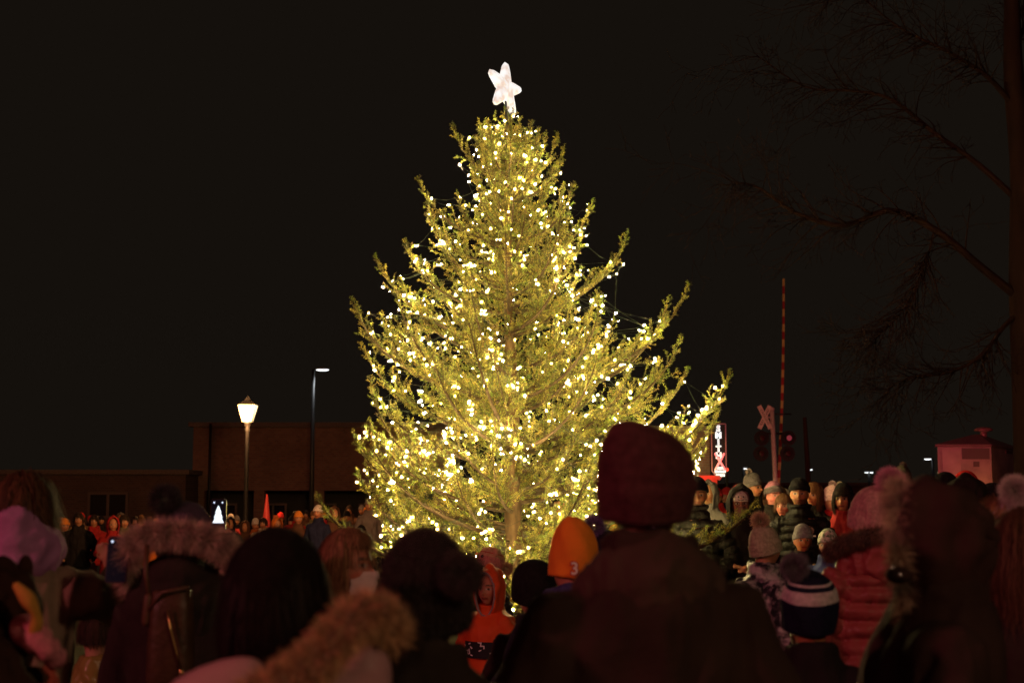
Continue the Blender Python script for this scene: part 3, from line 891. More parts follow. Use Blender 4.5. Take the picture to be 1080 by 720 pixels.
# a few loops round the long side limbs and a dense patch on the left
extra_t = [(765,406,.2),(718,405,.1),(752,448,-.1),(788,541,-1.3),(378,470,-.2),(396,458,-.35)]
words = ["lowest","second lowest","third lowest","fourth lowest","fifth lowest","sixth lowest","sixth highest","fifth highest","fourth highest","third highest","second highest","topmost"]
def make_string(label, pts):
    root = empty("light_string", pts[0]); tagk(root, label, "string lights", "strings of warm white lights wound round the fir")
    global bulb_me
    wb = MB(); o0 = Vector(pts[0])
    wp = []
    for a, b in zip(pts, pts[1:]):
        wp.append(a-o0); m_ = a.lerp(b, .5)-o0+Vector((0,0,-.02)); wp.append(m_)
    wp.append(pts[-1]-o0)
    wb.tube(wp, .0016, 4); wb.build("wire", WIREM, root)
    for p in pts:
        if bulb_me is None:
            bo = bm_.build("bulb", BULB, root); bulb_me = bo.data
        else: bo = link(bpy.data.objects.new("bulb", bulb_me), root)
        bo.location = p-o0; mm_ = rt.choice(BM3); bo.material_slots[0].link = 'OBJECT'; bo.material_slots[0].material = mm_; sz_ = rt.choice([.34,.42,.52,.64,.8])*1.05; bo.scale = (sz_, sz_, sz_*rt.uniform(.9,1.3)); bo.rotation_euler = (rt.uniform(-1.4,1.4), rt.uniform(-1.4,1.4), rt.uniform(0,6))
for s in range(NS):
    make_string("string of warm white bulbs, %s winding on the fir" % words[s], posn[s*NB:(s+1)*NB])
def side_string(label, waypoints, nb, jit):
    C = curve_pts([tuple(at(px, py, TD+dy)) for px, py, dy in waypoints], nb); out = []
    for c in C:
        co, i_, d_ = kd.find(Vector(c)+Vector((rt.gauss(0,jit), rt.gauss(0,jit), rt.gauss(0,jit)))); out.append(co)
    make_string(label, out)
side_string("short string of warm bulbs along the long limbs reaching right", [(640,470,0),(700,440,.1),(752,412,.2),(735,440,.1),(700,425,.1),(745,460,0),(690,470,-.1)], 40, .06)
side_string("dense tangle of warm bulbs on the left lower boughs", [(395,470,-.3),(440,462,-.4),(480,458,-.5),(520,466,-.6),(560,470,-.6),(500,474,-.7),(430,480,-.5),(390,500,-.2)], 70, .10)
side_string("few warm bulbs on the low bough pointing right", [(700,560,-1.0),(745,556,-1.2),(770,548,-1.28)], 7, .03)
# ------------------------------------------------------------------ buildings
def X(px, D): return at(px, 500, D).x
def Z(py, D): return at(540, py, D).z
BLKM = mat("black_painted_metal", (.02,.02,.02), .45)
def brickm(name, c1, c2, mort, sc=3.2):
    m = bpy.data.materials.new(name); m.use_nodes = True; nt = m.node_tree; b = nt.nodes["Principled BSDF"]; b.inputs["Roughness"].default_value = .9
    t = nt.nodes.new("ShaderNodeTexCoord"); mp = nt.nodes.new("ShaderNodeMapping"); mp.inputs["Rotation"].default_value = (R(90),0,0)
    br = nt.nodes.new("ShaderNodeTexBrick"); br.inputs["Color1"].default_value = (*c1,1); br.inputs["Color2"].default_value = (*c2,1); br.inputs["Mortar"].default_value = (*mort,1)
    br.inputs["Scale"].default_value = sc; br.inputs["Mortar Size"].default_value = .03
    n = nt.nodes.new("ShaderNodeTexNoise"); n.inputs["Scale"].default_value = .7; mx = nt.nodes.new("ShaderNodeMix"); mx.data_type='RGBA'; mx.blend_type='MULTIPLY'; mx.inputs["Factor"].default_value=.7
    nt.links.new(t.outputs["Object"], mp.inputs["Vector"]); nt.links.new(mp.outputs["Vector"], br.inputs["Vector"]); nt.links.new(t.outputs["Object"], n.inputs["Vector"])
    nt.links.new(br.outputs["Color"], mx.inputs["A"]); nt.links.new(n.outputs["Fac"], mx.inputs["B"]); nt.links.new(mx.outputs["Result"], b.inputs["Base Color"])
    return m
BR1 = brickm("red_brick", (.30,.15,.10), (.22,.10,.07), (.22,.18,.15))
BR2 = brickm("dark_brick", (.14,.07,.05), (.10,.05,.04), (.12,.10,.09))
def building(name, label, px0, px1, ytop, D, depth, wallm, band=None, windows=None, roofm=None, cols=None):
    x0, x1 = X(px0, D), X(px1, D); zt = Z(ytop, D); g0 = -.6
    e = empty(name, ((x0+x1)/2, D, g0)); tagk(e, label, "building")
    w_ = x1-x0; h = zt-g0; bz = (Z(band, D)-g0) if band else 0
    mb = MB()
    mb.box((0, depth/2, (h+bz)/2), (w_, depth, h-bz)); mb.build("wall", wallm, e, smooth=False)
    mb = MB(); mb.box((0, depth/2-.05, h+.08), (w_+.3, depth+.3, .16)); mb.build("roof_coping", mat("coping", (.12,.09,.08), .8, noise=.3), e, smooth=False)
    if band:
        mb = MB(); mb.box((0, depth/2+1.2, bz/2-.01), (w_-.1, depth-2.6, bz-.02)); mb.build("recessed_storefront", mat("storefront_dark", (.03,.025,.02), .6, noise=.3), e, smooth=False)
        for i in range(cols or 6):
            x = -w_/2+.25+(w_-.5)*i/((cols or 6)-1)
            mb = MB(); mb.box((x, .25, bz/2-.003), (.38, .38, bz-.006)); mb.box((x, .25, .12), (.5,.5,.24)); mb.build("pillar", wallm, e, smooth=False)
        for i in range(5):
            x = -w_/2+w_*(i+.5)/5; fr = MB(); ww, wh = w_/5-.9, bz-.7
            for sx in (-1, 0, 1): fr.box((x+sx*ww/2, 1.14, .2+wh/2), (.07,.07,wh))
            for sz in (0, 1): fr.box((x, 1.14, .2+sz*wh), (ww+.07,.08,.07))
            fo = fr.build("window", mat("window_frame", (.10,.07,.06), .5), e, smooth=False)
            g = MB(); g.box((x, 1.16, .2+wh/2), (ww-.06,.02,wh-.06)); g.build("pane", mat("dark_glass", (.02,.015,.012), .08, spec=.6), fo, smooth=False)
    for (wx0, wx1, wy0, wy1) in windows or []:
        a, b_ = X(wx0, D)-(x0+x1)/2, X(wx1, D)-(x0+x1)/2; z1, z0 = Z(wy0, D)-g0, Z(wy1, D)-g0
        fr = MB()
        for xx in (a, b_, (a+b_)/2): fr.box((xx, -.03, (z0+z1)/2), (.08,.08,z1-z0))
        for zz in (z0, z1): fr.box((0+(a+b_)/2, -.035, zz), (b_-a+.08,.09,.08))
        fo = fr.build("window", mat("window_frame", (.10,.07,.06), .5), e, smooth=False)
        g = MB(); g.box(((a+b_)/2, -.012, (z0+z1)/2), (b_-a-.1,.02,z1-z0-.1)); g.build("pane", mat("dark_glass", (.02,.015,.012), .08, spec=.6), fo, smooth=False)
    return e
building("brick_building", "low flat-roofed brick building with a dark recessed storefront behind the lantern post", 203, 470, 450, 52, 14, BR1, band=517, cols=5)
building("brick_building", "dark low building at far left behind the crowd, lower than its brick neighbour", -140, 196, 500, 50, 10, BR2, windows=[(20,60,520,545),(95,135,520,545)])
sb = building("brick_building", "dark corner building carrying the vertical neon sign beside the fir", 640, 749, 455, 43, 12, BR2, windows=[(655,675,470,500),(695,715,470,500)])
building("brick_building", "unlit low building on the horizon between the neon sign and the railroad shed", 776, 1010, 512, 75, 12, BR2, windows=[(800,830,519,530),(880,910,519,530)])
building("brick_building", "unlit low building behind the railroad shed at far right", 1012, 1200, 506, 70, 12, BR2, windows=[(1090,1130,512,526)])
building("brick_building", "unlit low building hidden behind the fir trunk", 475, 636, 508, 60, 12, BR2, windows=[(500,540,514,530)])
# downpipe on the brick building
mb = MB(); mb.tube([(X(221,51.8), 51.8, -.6), (X(221,51.8), 51.8, Z(447,51.8))], .05, 8); tagk(mb.build("drainpipe", BLKM), "thin dark drainpipe on the left end of the brick building", "pipe")

# lantern post
D = 38; lx = X(260, D); g0 = gz(lx, D); e = empty("street_lamp", (lx, D, g0)); tagk(e, "black post lantern glowing warm yellow in front of the brick building", "street lamp")
zb = Z(445, D)-g0; zt = Z(427, D)-g0; hw = .29
mb = MB(); mb.lathe([(.17,0),(.17,.12),(.12,.2),(.10,.5),(.075,.7),(.06,1.2),(.055,zb-.25),(.08,zb-.2),(.05,zb-.14),(.10,zb-.05),(.13,zb)], n=16); mb.build("post", BLKM, e)
mb = MB()
r0, r1 = .18, .33
for k in range(4):
    a = R(45+90*k); mb.tube([(r0*math.cos(a)*1.0, r0*math.sin(a)*1.0, zb), (r1*math.cos(a), r1*math.sin(a), zt)], .012, 6)
mb.rings([[Vector((r1*1.12*math.cos(R(45+90*k)), r1*1.12*math.sin(R(45+90*k)), zt+.0)) for k in range(4)], [Vector((.12*math.cos(R(45+90*k)), .12*math.sin(R(45+90*k)), zt+.13)) for k in range(4)], [Vector((.02*math.cos(R(45+90*k)), .02*math.sin(R(45+90*k)), zt+.24)) for k in range(4)]])
mb.build("lantern_frame", BLKM, e, smooth=False)
mb = MB(); mb.rings([[Vector((r*.97*math.cos(R(45+90*k)), r*.97*math.sin(R(45+90*k)), z_)) for k in range(4)] for r, z_ in ((r0, zb+.01), (r1, zt-.01))])
lg = mat("lantern_glass", (.9,.7,.4), .5, emit=(1,.72,.36), estr=2.1)
nt = lg.node_tree; tc = nt.nodes.new("ShaderNodeTexCoord"); sp_ = nt.nodes.new("ShaderNodeSeparateXYZ"); mr = nt.nodes.new("ShaderNodeMapRange")
mr.inputs["From Min"].default_value = zb; mr.inputs["From Max"].default_value = zb+.30; mr.inputs["To Min"].default_value = .55; mr.inputs["To Max"].default_value = 2.6
nt.links.new(tc.outputs["Object"], sp_.inputs[0]); nt.links.new(sp_.outputs["Z"], mr.inputs["Value"]); nt.links.new(mr.outputs[0], nt.nodes["Principled BSDF"].inputs["Emission Strength"])
mb.build("lantern_pane", lg, e, smooth=False)
light("lantern_bulb_light", 'POINT', (lx, D-.5, g0+zb+.2), 700, (1,.45,.16), .3)
light("crowd_fill", 'SPOT', (-2.5, 21, 3.4), 1500, (1,.43,.17), .2, aim=(-9.5, 38, .8), spot=62, blend=.7)  # added orange spot, no fixture, to brighten the faces of the left crowd
# LED street light
def led_lamp(px, py, D, pole_px, label, wd=.46, strength=5, plight=0, double=False):
    hx, hz = X(px, D), Z(py, D); px_ = X(pole_px, D); g0 = gz(px_, D)
    e = empty("street_lamp", (px_, D, g0)); tagk(e, label, "street lamp")
    mb = MB(); hh = hz-g0; mb.tube([(0,0,0),(0,0,hh*.5),(0,0,hh+.02)], [.09,.075,.05], 12); mb.box((0,0,.02), (.35,.35,.04)); mb.build("pole", BLKM, e)
    for s in ((1,-1) if double else (1,)):
        dx = (hx-px_)*s
        mb = MB(); mb.tube([(0,0,hh-.05),(dx*.4,0,hh+.04),(dx-wd*.45*(1 if dx>0 else -1),0,hh+.05)], .025, 8); mb.build("arm", BLKM, e)
        mb = MB(); mb.ell((dx,0,hh+.045), (wd/2,.16,.05), None, 20, 8); h = mb.build("lamp_head", mat("lamp_housing", (.12,.12,.12), .5), e)
        mb = MB(); mb.ell((dx,0,hh+.0), (wd/2*.92,.13,.035), None, 20, 8); mb.build("lens", mat("led_lens", (.8,.8,.8), .5, emit=(.92,.97,1), estr=strength), h)
led_lamp(338.5, 390, 46, 329, "tall thin pole lamp with a white oval head left of the fir", strength=2.2)
light("street_lamp_light", 'SPOT', (X(338,46), 46, Z(394,46)), 60, (.9,.95,1), .2, aim=(X(338,46), 46, 0), spot=120)
led_lamp(979, 484, 60, 984, "distant short pole lamp with one white head left of the railroad shed", wd=.32, strength=1.6)
led_lamp(786, 494, 70, 784, "small distant white lamp above the crowd, right of the neon sign", wd=.22, strength=4)
led_lamp(919, 498, 70, 916.5, "distant twin-headed white lamp behind the woman in the maroon puffer coat", wd=.2, strength=3, double=True)
led_lamp(855.5, 495, 65, 853, "tiny distant white lamp right of the raised crossing gate", wd=.14, strength=1.0)
# wooden utility pole
mb = MB(); q0 = at(853, 600, 60); mb.tube([(X(854,60),60,-.6),(X(852,60),60,3),(X(850,60),60,Z(440,60))], [.13,.11,.08], 10)
tagk(mb.build("utility_pole", mat("weathered_wood", (.12,.07,.05), .9, noise=.3, stretch=(1,1,.2))), "slim dark utility pole right of the raised crossing gate", "pole")

# neon sign
D = 42.4; sx0, sx1 = X(750.5, D), X(765.5, D); zt, zb = Z(447, D), Z(506, D); cx = (sx0+sx1)/2; hw = (sx1-sx0)/2
e = empty("neon_sign", (cx, D, zb)); tagk(e, "tall vertical neon sign reading SMITH above a pink X beside the fir", "sign")
mb = MB(); h = zt-zb
outl = [(-hw, h), (hw, h), (hw, .28), (0, 0), (-hw, .28)]
mb.rings([[Vector((x, y, z_)) for x, z_ in outl] for y in (-.10, .10)]); mb.build("sign_box", mat("sign_box", (.012,.012,.014), .5), e, smooth=False)
mb = MB(); o2 = outl+[outl[0]]
for a, b in zip(o2, o2[1:]): mb.tube([(a[0], -.115, a[1]), (b[0], -.115, b[1])], .016, 6)
mb.build("border_tube", mat("dim_neon", (.3,.15,.15), .4, emit=(.6,.12,.14), estr=.16), e)
NW = mat("white_neon", (.9,.9,.9), .5, emit=(.78,.95,1), estr=.95); NP = mat("pink_neon", (.9,.4,.4), .5, emit=(1,.16,.20), estr=1.0)
sc_ = D/F0
def txt(body, x, y, z, size, m, parent, ext=.01, name="lettering", off=0.0):
    c = bpy.data.curves.new(name, 'FONT'); c.body = body; c.size = size; c.extrude = ext; c.align_x = 'CENTER'; c.align_y = 'CENTER'; c.offset = off; c.resolution_u = 3
    tmp = bpy.data.objects.new("tmp", c); COL.objects.link(tmp); dg = bpy.context.evaluated_depsgraph_get(); dg.update()
    me = bpy.data.meshes.new_from_object(tmp.evaluated_get(dg)); bpy.data.objects.remove(tmp); me.materials.clear(); me.materials.append(m); me.name = name
    o = bpy.data.objects.new(name, me); link(o, parent); o.location = (x, y, z); o.rotation_euler = (R(90), 0, 0); return o
for i, ch in enumerate("SMITH"):
    txt(ch, -.01, -.125, Z(452.2+i*7.1, D)-zb, .245, NW, e, off=.012)
mb = MB()
for s in (-1, 1): mb.tube([(-s*.13+.02, -.13, Z(478.5,D)-zb), (s*.14+.03, -.13, Z(495,D)-zb)], .030, 8, endround=True)
mb.build("neon_cross", NP, e)
for j, (yy, hw_) in enumerate(((496.5,.12),(500.2,.165),(504,.135))):
    mb = MB(); n = 5+(j == 1)*2
    for i in range(n):
        x = -hw_+.03+(2*hw_-.0)*(i+.5)/n-.0; mb.box((x, -.12, Z(yy-3,D)-zb), (2*hw_/n*.82, .02, .075))
    mb.build("small_lettering", NW, e, smooth=False)
# red lit pier and garland under the sign
mb = MB(); px_ = X(743, 42); mb.box((0,0,1.1), (.45,.45,2.2)); mb.box((0,0,2.26), (.6,.6,.12)); mb.box((0,0,.15), (.6,.6,.3))
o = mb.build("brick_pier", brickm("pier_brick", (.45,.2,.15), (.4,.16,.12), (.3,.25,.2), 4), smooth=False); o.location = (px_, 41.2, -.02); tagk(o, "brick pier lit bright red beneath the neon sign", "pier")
e = empty("light_garland", (X(735.5,41.6), 41.6, 0)); tagk(e, "vertical garland of warm white lights on the corner building by the neon sign", "string lights")
mb = MB(); mb.tube([(0,0,Z(535,41.6)),(0,0,Z(474,41.6))], .01, 5); mb.build("wire", WIREM, e)
for i in range(26):
    b = link(bpy.data.objects.new("bulb", bulb_me), e); b.location = (rt.uniform(-.10,.10)+.06*math.sin(i*.7), rt.uniform(-.08,0), Z(533-i*2.2, 41.6)); b.scale = (1,1,1)
light("red_sign_light", 'POINT', (X(748,40), 40.3, 2.2), 70, (1,.06,.03), .2)

# crossing signal
D = 45; cx = X(817.5, D); e = empty("crossing_signal", (cx, D, 0)); tagk(e, "railroad crossing mast with a white crossbuck and round signal heads", "signal")
WH = mat("white_paint", (.75,.72,.7), .5, noise=.1); 
mb = MB(); mb.tube([(.06,0,0),(-.06,0,Z(432,D))], .075, 10); mb.ell((-.06,0,Z(431,D)), (.09,.09,.06), None, 10, 6); mb.build("mast", WH, e)
cz = Z(440, D); c0 = Vector((X(807, D)-cx, -.12, cz))
cb = MB()
for s in (-1, 1):
    rot = Matrix.Rotation(R(s*64), 3, 'Y'); cb.box(c0+Vector((0, -.012*s, 0)), (.80, .018, .14), rot)
cb.tube([c0+Vector((0,.02,0)), (-.05,0,cz)], .03, 6)
co = cb.build("crossbuck", WH, e, smooth=False)
BLK = mat("black_letter", (.02,.02,.02), .6)
for s, words_ in ((-1, "RAIL ROAD"), (1, "CROSSING")):
    t = txt(words_, c0.x, c0.y-.012*s-.012, c0.z, .11, BLK, co, .001); t.rotation_euler = (R(90), R(s*64), 0)
mb = MB(); mb.tube([(.0,0,Z(436.5,D)),(.55,0,Z(436.5,D))], .022, 6); mb.build("crossarm", BLKM, e); mb = MB(); mb.tube([(-.5,0,Z(457,D)),(.5,0,Z(457,D))], .035, 8); mb.build("light_bracket", BLKM, e)
for s in (-1, 1):
    for z_, y_ in ((Z(462,D), -.1), (Z(478,D), .1)):
        mb = MB(); x = s*.42
        mb.rings([[Vector((x+.24*math.cos(TAU*k/24), y_+yy, z_+.24*math.sin(TAU*k/24))) for k in range(24)] for yy in (0, -.03)])
        mb.rings([[Vector((x+.11*math.cos(TAU*k/20), y_+yy, z_+.11*math.sin(TAU*k/20))) for k in range(20)] for yy in (-.02, -.16)])
        hd = mb.build("signal_head", mat("signal_black", (.015,.015,.015), .5), e, smooth=False)
        lit = (s == 1 and y_ < 0)
        mb = MB(); mb.ell((x, y_-.165, z_), (.085,.02,.085), None, 16, 8)
        mb.build("red_lens", mat("red_lens_lit", (.4,.05,.05), .3, emit=(.8,.14,.2), estr=.15) if lit else mat("red_lens_dark", (.05,.01,.01), .3), hd)
light("crossing_wash", 'SPOT', (cx+1.5, D-6, 1.0), 110, (1,.10,.16), .2, aim=(cx, D, 2.8), spot=40)  # added red spot washing the mast from in front, separate from the signal heads
# gate arm
e = empty("crossing_gate", (X(821.5,D+.8), D+.8, 0)); tagk(e, "tall raised crossing gate arm with red and white stripes standing upright", "gate")
ox = X(821.5, D+.8); za, zb_ = Z(520, D+.8), Z(294, D+.8); xa, xb = X(820, D+.8)-ox, X(830.5, D+.8)-ox
mb = MB(); mb.box((0,0,.55), (.35,.35,1.1)); mb.tube([(0,0,1.0),(xa,0,za)], .09, 10); mb.build("gate_mechanism", BLKM, e, smooth=False)
mb = MB(); N_ = 28; rg = []
for i in range(N_+1):
    t = i/N_; c = Vector((xa+(xb-xa)*t+.06*math.sin(t*3), 0, za+(zb_-za)*t)); w_ = .048*(1-.35*t)
    rg.append([c+Vector((w_,-.03,0)), c+Vector((w_,.03,0)), c+Vector((-w_,.03,0)), c+Vector((-w_,-.03,0))])
mb.rings(rg, True, [(i % 2) for i in range(N_)]); mb.build("striped_arm", [mat("gate_red", (.42,.03,.03), .4), mat("gate_white", (.8,.6,.25), .4)], e, smooth=False)
mb = MB(); mb.box((-.45,0,1.0),(.7,.06,.25)); mb.build("counterweight", BLKM, e, smooth=False)
light("gate_wash", 'SPOT', (ox-4, D-9, .8), 150, (1,.35,.15), .2, aim=(ox+.2, D, 6.5), spot=50)  # added spot without a fixture, only to light the raised arm
# small red lamp left of the mast
mb = MB(); mb.tube([(0,0,0),(0,0,Z(496,44))], .04, 8); o = mb.build("signal_post", BLKM); o.location = (X(766.5,44), 44, 0); tagk(o, "short dark post with one round red lamp right of the neon sign", "signal")
mb = MB(); mb.ell((0,-.05,Z(495,44)), (.055,.05,.055), None, 12, 8); mb.build("red_lamp", mat("red_lamp", (.5,.05,.02), .4, emit=(1,.08,.03), estr=1.6), o)

# railroad signal shed
D = 30; a = Vector((X(990,D), D)); c_ = Vector((X(1046,D), D)); d_ = Vector((X(1073.5,D+2.0), D+2.0)); b2 = a+(d_-c_)
e = empty("signal_shed", (c_.x, c_.y, 0)); tagk(e, "small metal railroad shed washed in red light with a domed roof vent", "shed")
zt = Z(471, D); o0 = Vector((c_.x, c_.y, 0))
MET = mat("shed_metal", (.33,.30,.30), .42, metal=.25, noise=.3, nscale=2.5, bump=.15, bscale=6)
foot = [Vector((p.x, p.y, 0))-o0 for p in (a, c_, d_, b2)]
mb = MB(); mb.rings([[p+Vector((0,0,z_)) for p in foot] for z_ in (.1, zt)]); mb.build("wall", MET, e, smooth=False)
mb = MB()
cen = sum(foot, Vector())/4
def grow(p, k): return cen+(p-cen)*k
mb.rings([[grow(p,1.06)+Vector((0,0,zt+.003)) for p in foot], [grow(p,1.06)+Vector((0,0,zt+.05)) for p in foot], [grow(p,.12)+Vector((0,0,zt+.30)) for p in foot]])
mb.build("roof", mat("shed_roof", (.16,.12,.12), .5, noise=.2), e, smooth=False)
vx = cen+Vector((.12,0,0))
mb = MB(); zz = zt+.22; mb.lathe([(.07,zz),(.07,zz+.13),(.05,zz+.14),(.19,zz+.16),(.20,zz+.19),(.15,zz+.23),(.02,zz+.25)], (vx.x, vx.y, 0), 18); mb.build("roof_vent", mat("vent_metal", (.25,.15,.15), .4, metal=.3, noise=.3), e)
mb = MB(); fx = (foot[1]-foot[0]); nrm = Vector((0,-1,0))
def panel(u0, u1, z0, z1, nm_, m, side=0, y=.012):
    A, B = (foot[0], foot[1]) if side == 0 else (foot[1], foot[2]); d = B-A; n_ = Vector((d.y, -d.x, 0)).normalized()
    p = [A+d*u0, A+d*u1]; mb = MB(); lo = [q+n_*y for q in p]; hi = [q-n_*.002 for q in p]
    mb.rings([[lo[0]+Vector((0,0,z0)), lo[1]+Vector((0,0,z0)), hi[1]+Vector((0,0,z0)), hi[0]+Vector((0,0,z0))], [lo[0]+Vector((0,0,z1)), lo[1]+Vector((0,0,z1)), hi[1]+Vector((0,0,z1)), hi[0]+Vector((0,0,z1))]])
    mb.build(nm_, m, e, smooth=False)
DK = mat("vent_louvre", (.10,.09,.09), .6)
panel(.45, .97, Z(484,D), Z(472.5,D), "louvre", DK); panel(.66, .77, Z(492,D), Z(486.5,D), "small_vent", DK, y=.02)
panel(.08, .42, .15, Z(474,D), "door", mat("shed_door", (.40,.37,.36), .45, metal=.2, noise=.2, nscale=3)); panel(.55,.8, Z(476,D), Z(472.5,D), "side_vent", DK, 1)
panel(-.01,.02,.12,zt-.01,"corner_trim", MET, 0, .02); panel(.97,1.0,.12,zt-.01,"corner_trim", MET, 0, .02)
light("shed_red", 'SPOT', (X(1010,25), 25.5, 3.0), 340, (1,.06,.12), .2, aim=(X(1025,30), 30, 2.0), spot=50)  # added red spot with no fixture, washes the shed front
light("shed_orange", 'POINT', (X(1074,28), 29.3, 1.7), 9, (1,.28,.06), .15)  # added orange point light with no fixture, warms the shed side
# white panel with a red light at far right edge
D = 27; e = empty("signal_cabinet", (X(1083,D), D, 0)); tagk(e, "pale equipment cabinet with a red light on top at the right edge", "cabinet")
mb = MB(); zz = Z(464,D); mb.box((0,0,zz/2), (.22,.3,zz)); mb.build("cabinet_body", WH, e, smooth=False)
mb = MB(); mb.lathe([(.10,zz),(.12,zz+.03),(.12,zz+.07),(.05,zz+.13),(.01,zz+.14)], n=14); mb.build("beacon", mat("beacon_red", (.5,.02,.04), .3, emit=(1,.05,.12), estr=1.3), e)

# traffic things among the left crowd
def cone(px, y0, y1, D, wpx, label, col, name, cat, rect=False):
    x = X(px, D); g = gz(x, D); zt = Z(y0, D)-g; w_ = wpx*D/F0/2; mb = MB()
    if rect:
        mb.tube([(0,0,0),(0,0,zt)], w_, 10); mb.lathe([(w_*2.2,0),(w_*2.2,.05),(w_,.07)]); 
    else: mb.lathe([(w_*1.5,.0),(w_*1.5,.04),(w_*1.05,.05),(w_*.95,zt*.3),(w_*.6,zt*.62),(w_*.12,zt),(.01,zt+.01)], n=16)
    o = mb.build(name, mat(name+"_paint", col, .5, noise=.1)); o.location = (x, D, g); tagk(o, label, cat)
cone(282, 521, 545, 40, 16, "tall closed red patio umbrella standing by the storefront", (.5,.05,.05), "patio_umbrella", "umbrella")
cone(291.5, 543, 567, 30, 5, "orange-red marker post standing in the crowd by the lantern", (.6,.15,.05), "marker_post", "post", True)

# ------------------------------------------------------------------ bare tree
BT = mat("bare_bark", (.036,.015,.011), .9, noise=.35, nscale=6, bump=.8, bscale=12, stretch=(1,1,.3))
D = 22; broot = empty("bare_tree", (X(1077,D), D, 0)); tagk(broot, "large leafless tree at the right edge with long arching limbs", "tree"); bo = Vector(broot.location)
br_ = random.Random(5)
tr = [at(1093,560,D)*1.0, at(1088,420,D), at(1081,300,D), at(1079,180,D), at(1069,80,D), at(1066,-20,D), at(1052,-120,D)]; tr[0].z = 0
mb = MB(); C = curve_pts([tuple(p-bo) for p in tr], 24); mb.tube([tuple(c) for c in C], [.30*(1-i/26)+.03 for i in range(24)], 12); mb.build("trunk", BT, broot)
mb = MB(); nbr = 0
def grow_branch(p, d, L, r, depth):
    global nbr
    n = max(3, int(L/.12)); pts = [p]; dd = d.normalized()
    for i in range(n):
        dd = (dd+Vector((br_.gauss(0,.11), br_.gauss(0,.10), br_.gauss(0,.11)))+Vector((0,0,-.03 if depth > 1 else .0))).normalized()
        pts.append(pts[-1]+dd*L/n)
    mb.tube(pts, [max(.0035, r*(1-.75*i/n)) for i in range(n+1)], 5 if r > .01 else 3); nbr += 1
    if depth < 4:
        for k in range(int((3+L*3.2)*(.9 if depth < 3 else .6))):
            i = br_.randint(1, n); q = pts[i]; t = (pts[i]-pts[i-1]).normalized()
            o = t.orthogonal().normalized(); o = Matrix.Rotation(br_.uniform(0,TAU), 3, t) @ o
            nd = t*.7+o*.8+Vector((0,0,br_.uniform(-.35,.2))); grow_branch(q, nd, L*br_.uniform(.3,.55), max(.0035, r*.42), depth+1)
def limb(w, r, dy=0):
    P = [at(px, py, D+dd)-bo for px, py, dd in w]; C = [Vector(c) for c in curve_pts([tuple(p) for p in P], 26)]
    mb.tube(C, [max(.006, r*(1-.85*i/25)) for i in range(26)], 8)
    for i in range(5, 26):
        t = (C[i]-C[i-1]).normalized()
        for q in range(3):
            o = t.orthogonal().normalized(); o = Matrix.Rotation(br_.uniform(0,TAU), 3, t) @ o
            grow_branch(C[i], t*.8+o*.8+Vector((0,0,-.15)), br_.uniform(.4,1.35)*(.6+.4*i/25), .016*(1-.5*i/26), 2)
limb([(1072,312,0),(1035,282,-.2),(990,245,-.5),(940,222,-.7),(890,238,-.9),(840,225,-1),(800,198,-1.2),(772,192,-1.3)], .075)
limb([(1070,208,0),(1030,172,.2),(985,140,.4),(940,105,.6),(900,96,.7),(850,92,.8),(800,60,.9)], .055)
limb([(1075,330,0),(1058,345,-.2),(1035,375,-.3),(1000,393,-.4),(960,398,-.5),(935,410,-.5)], .045)
limb([(1068,110,0),(1040,80,-.3),(1000,55,-.5),(950,30,-.6),(900,-10,-.8)], .05)
limb([(985,245,-.5),(975,280,-.6),(950,330,-.7),(920,360,-.8)], .018)
limb([(1066,60,0),(1085,20,.4),(1110,-30,.8)], .05)
mb.build("limbs", BT, broot); print("bare branches", nbr)
# ------------------------------------------------------------------ the people near the camera
BLACKC = cloth("black", (.013,.011,.010)); BLACKN = cloth("black_lifted", (.030,.022,.018));  # near black is raised in the colour to stand in for missing fill light
# 1 tall man in beanie
f = person(679, 453, 3.0, 8, "tall man in slouchy dark maroon beanie and dark brown coat seen from behind, biggest figure", vox=.010, coat=[cloth("dark_brown_coat", (.036,.023,.018))], fat=1.08, hat_add=.012, hpitch=-3, hyaw=-12, hands=False, arms='pocket', thick=.045)
beanie(f, knit("dark_maroon", (.085,.032,.034)), zb=-.055, extra=.02, cuff=.075, off=.012, ribs=54, ribd=.0012, tilt=-12, slouch=(-.10,-.06), wide=.012)
hood_down(f, cloth("brown_hood", (.062,.040,.031)), w=.16, h=.075, d=.05, z=-.045)
# 2 adult pink-lit coat
f = person(26, 501, 5.0, 6, "bare-headed adult in a thick hooded coat raising a phone at the left edge", hat_add=.015, coat=[cloth("olive_coat", (.22,.165,.12), bump=.3)], fat=1.04, lhand='down', rhand=(.26,.34,1.34), vox=.009, thick=.035, skin=(0.41,0.238,0.136), hpitch=5, hyaw=-12)
hair_cap(f, (.10,.05,.025), zlen=-.07, n=1500, messy=.5)
hood_down(f, cloth("mauve_hood", (.38,.18,.36), bump=.3), w=.15, h=.12, d=.085, z=.02)
hp = f.root.matrix_world if False else None
phone(at(124, 590, 4.62), (0.12,1,0), "dark phone held up by the adult at the left edge", tilt=-8)
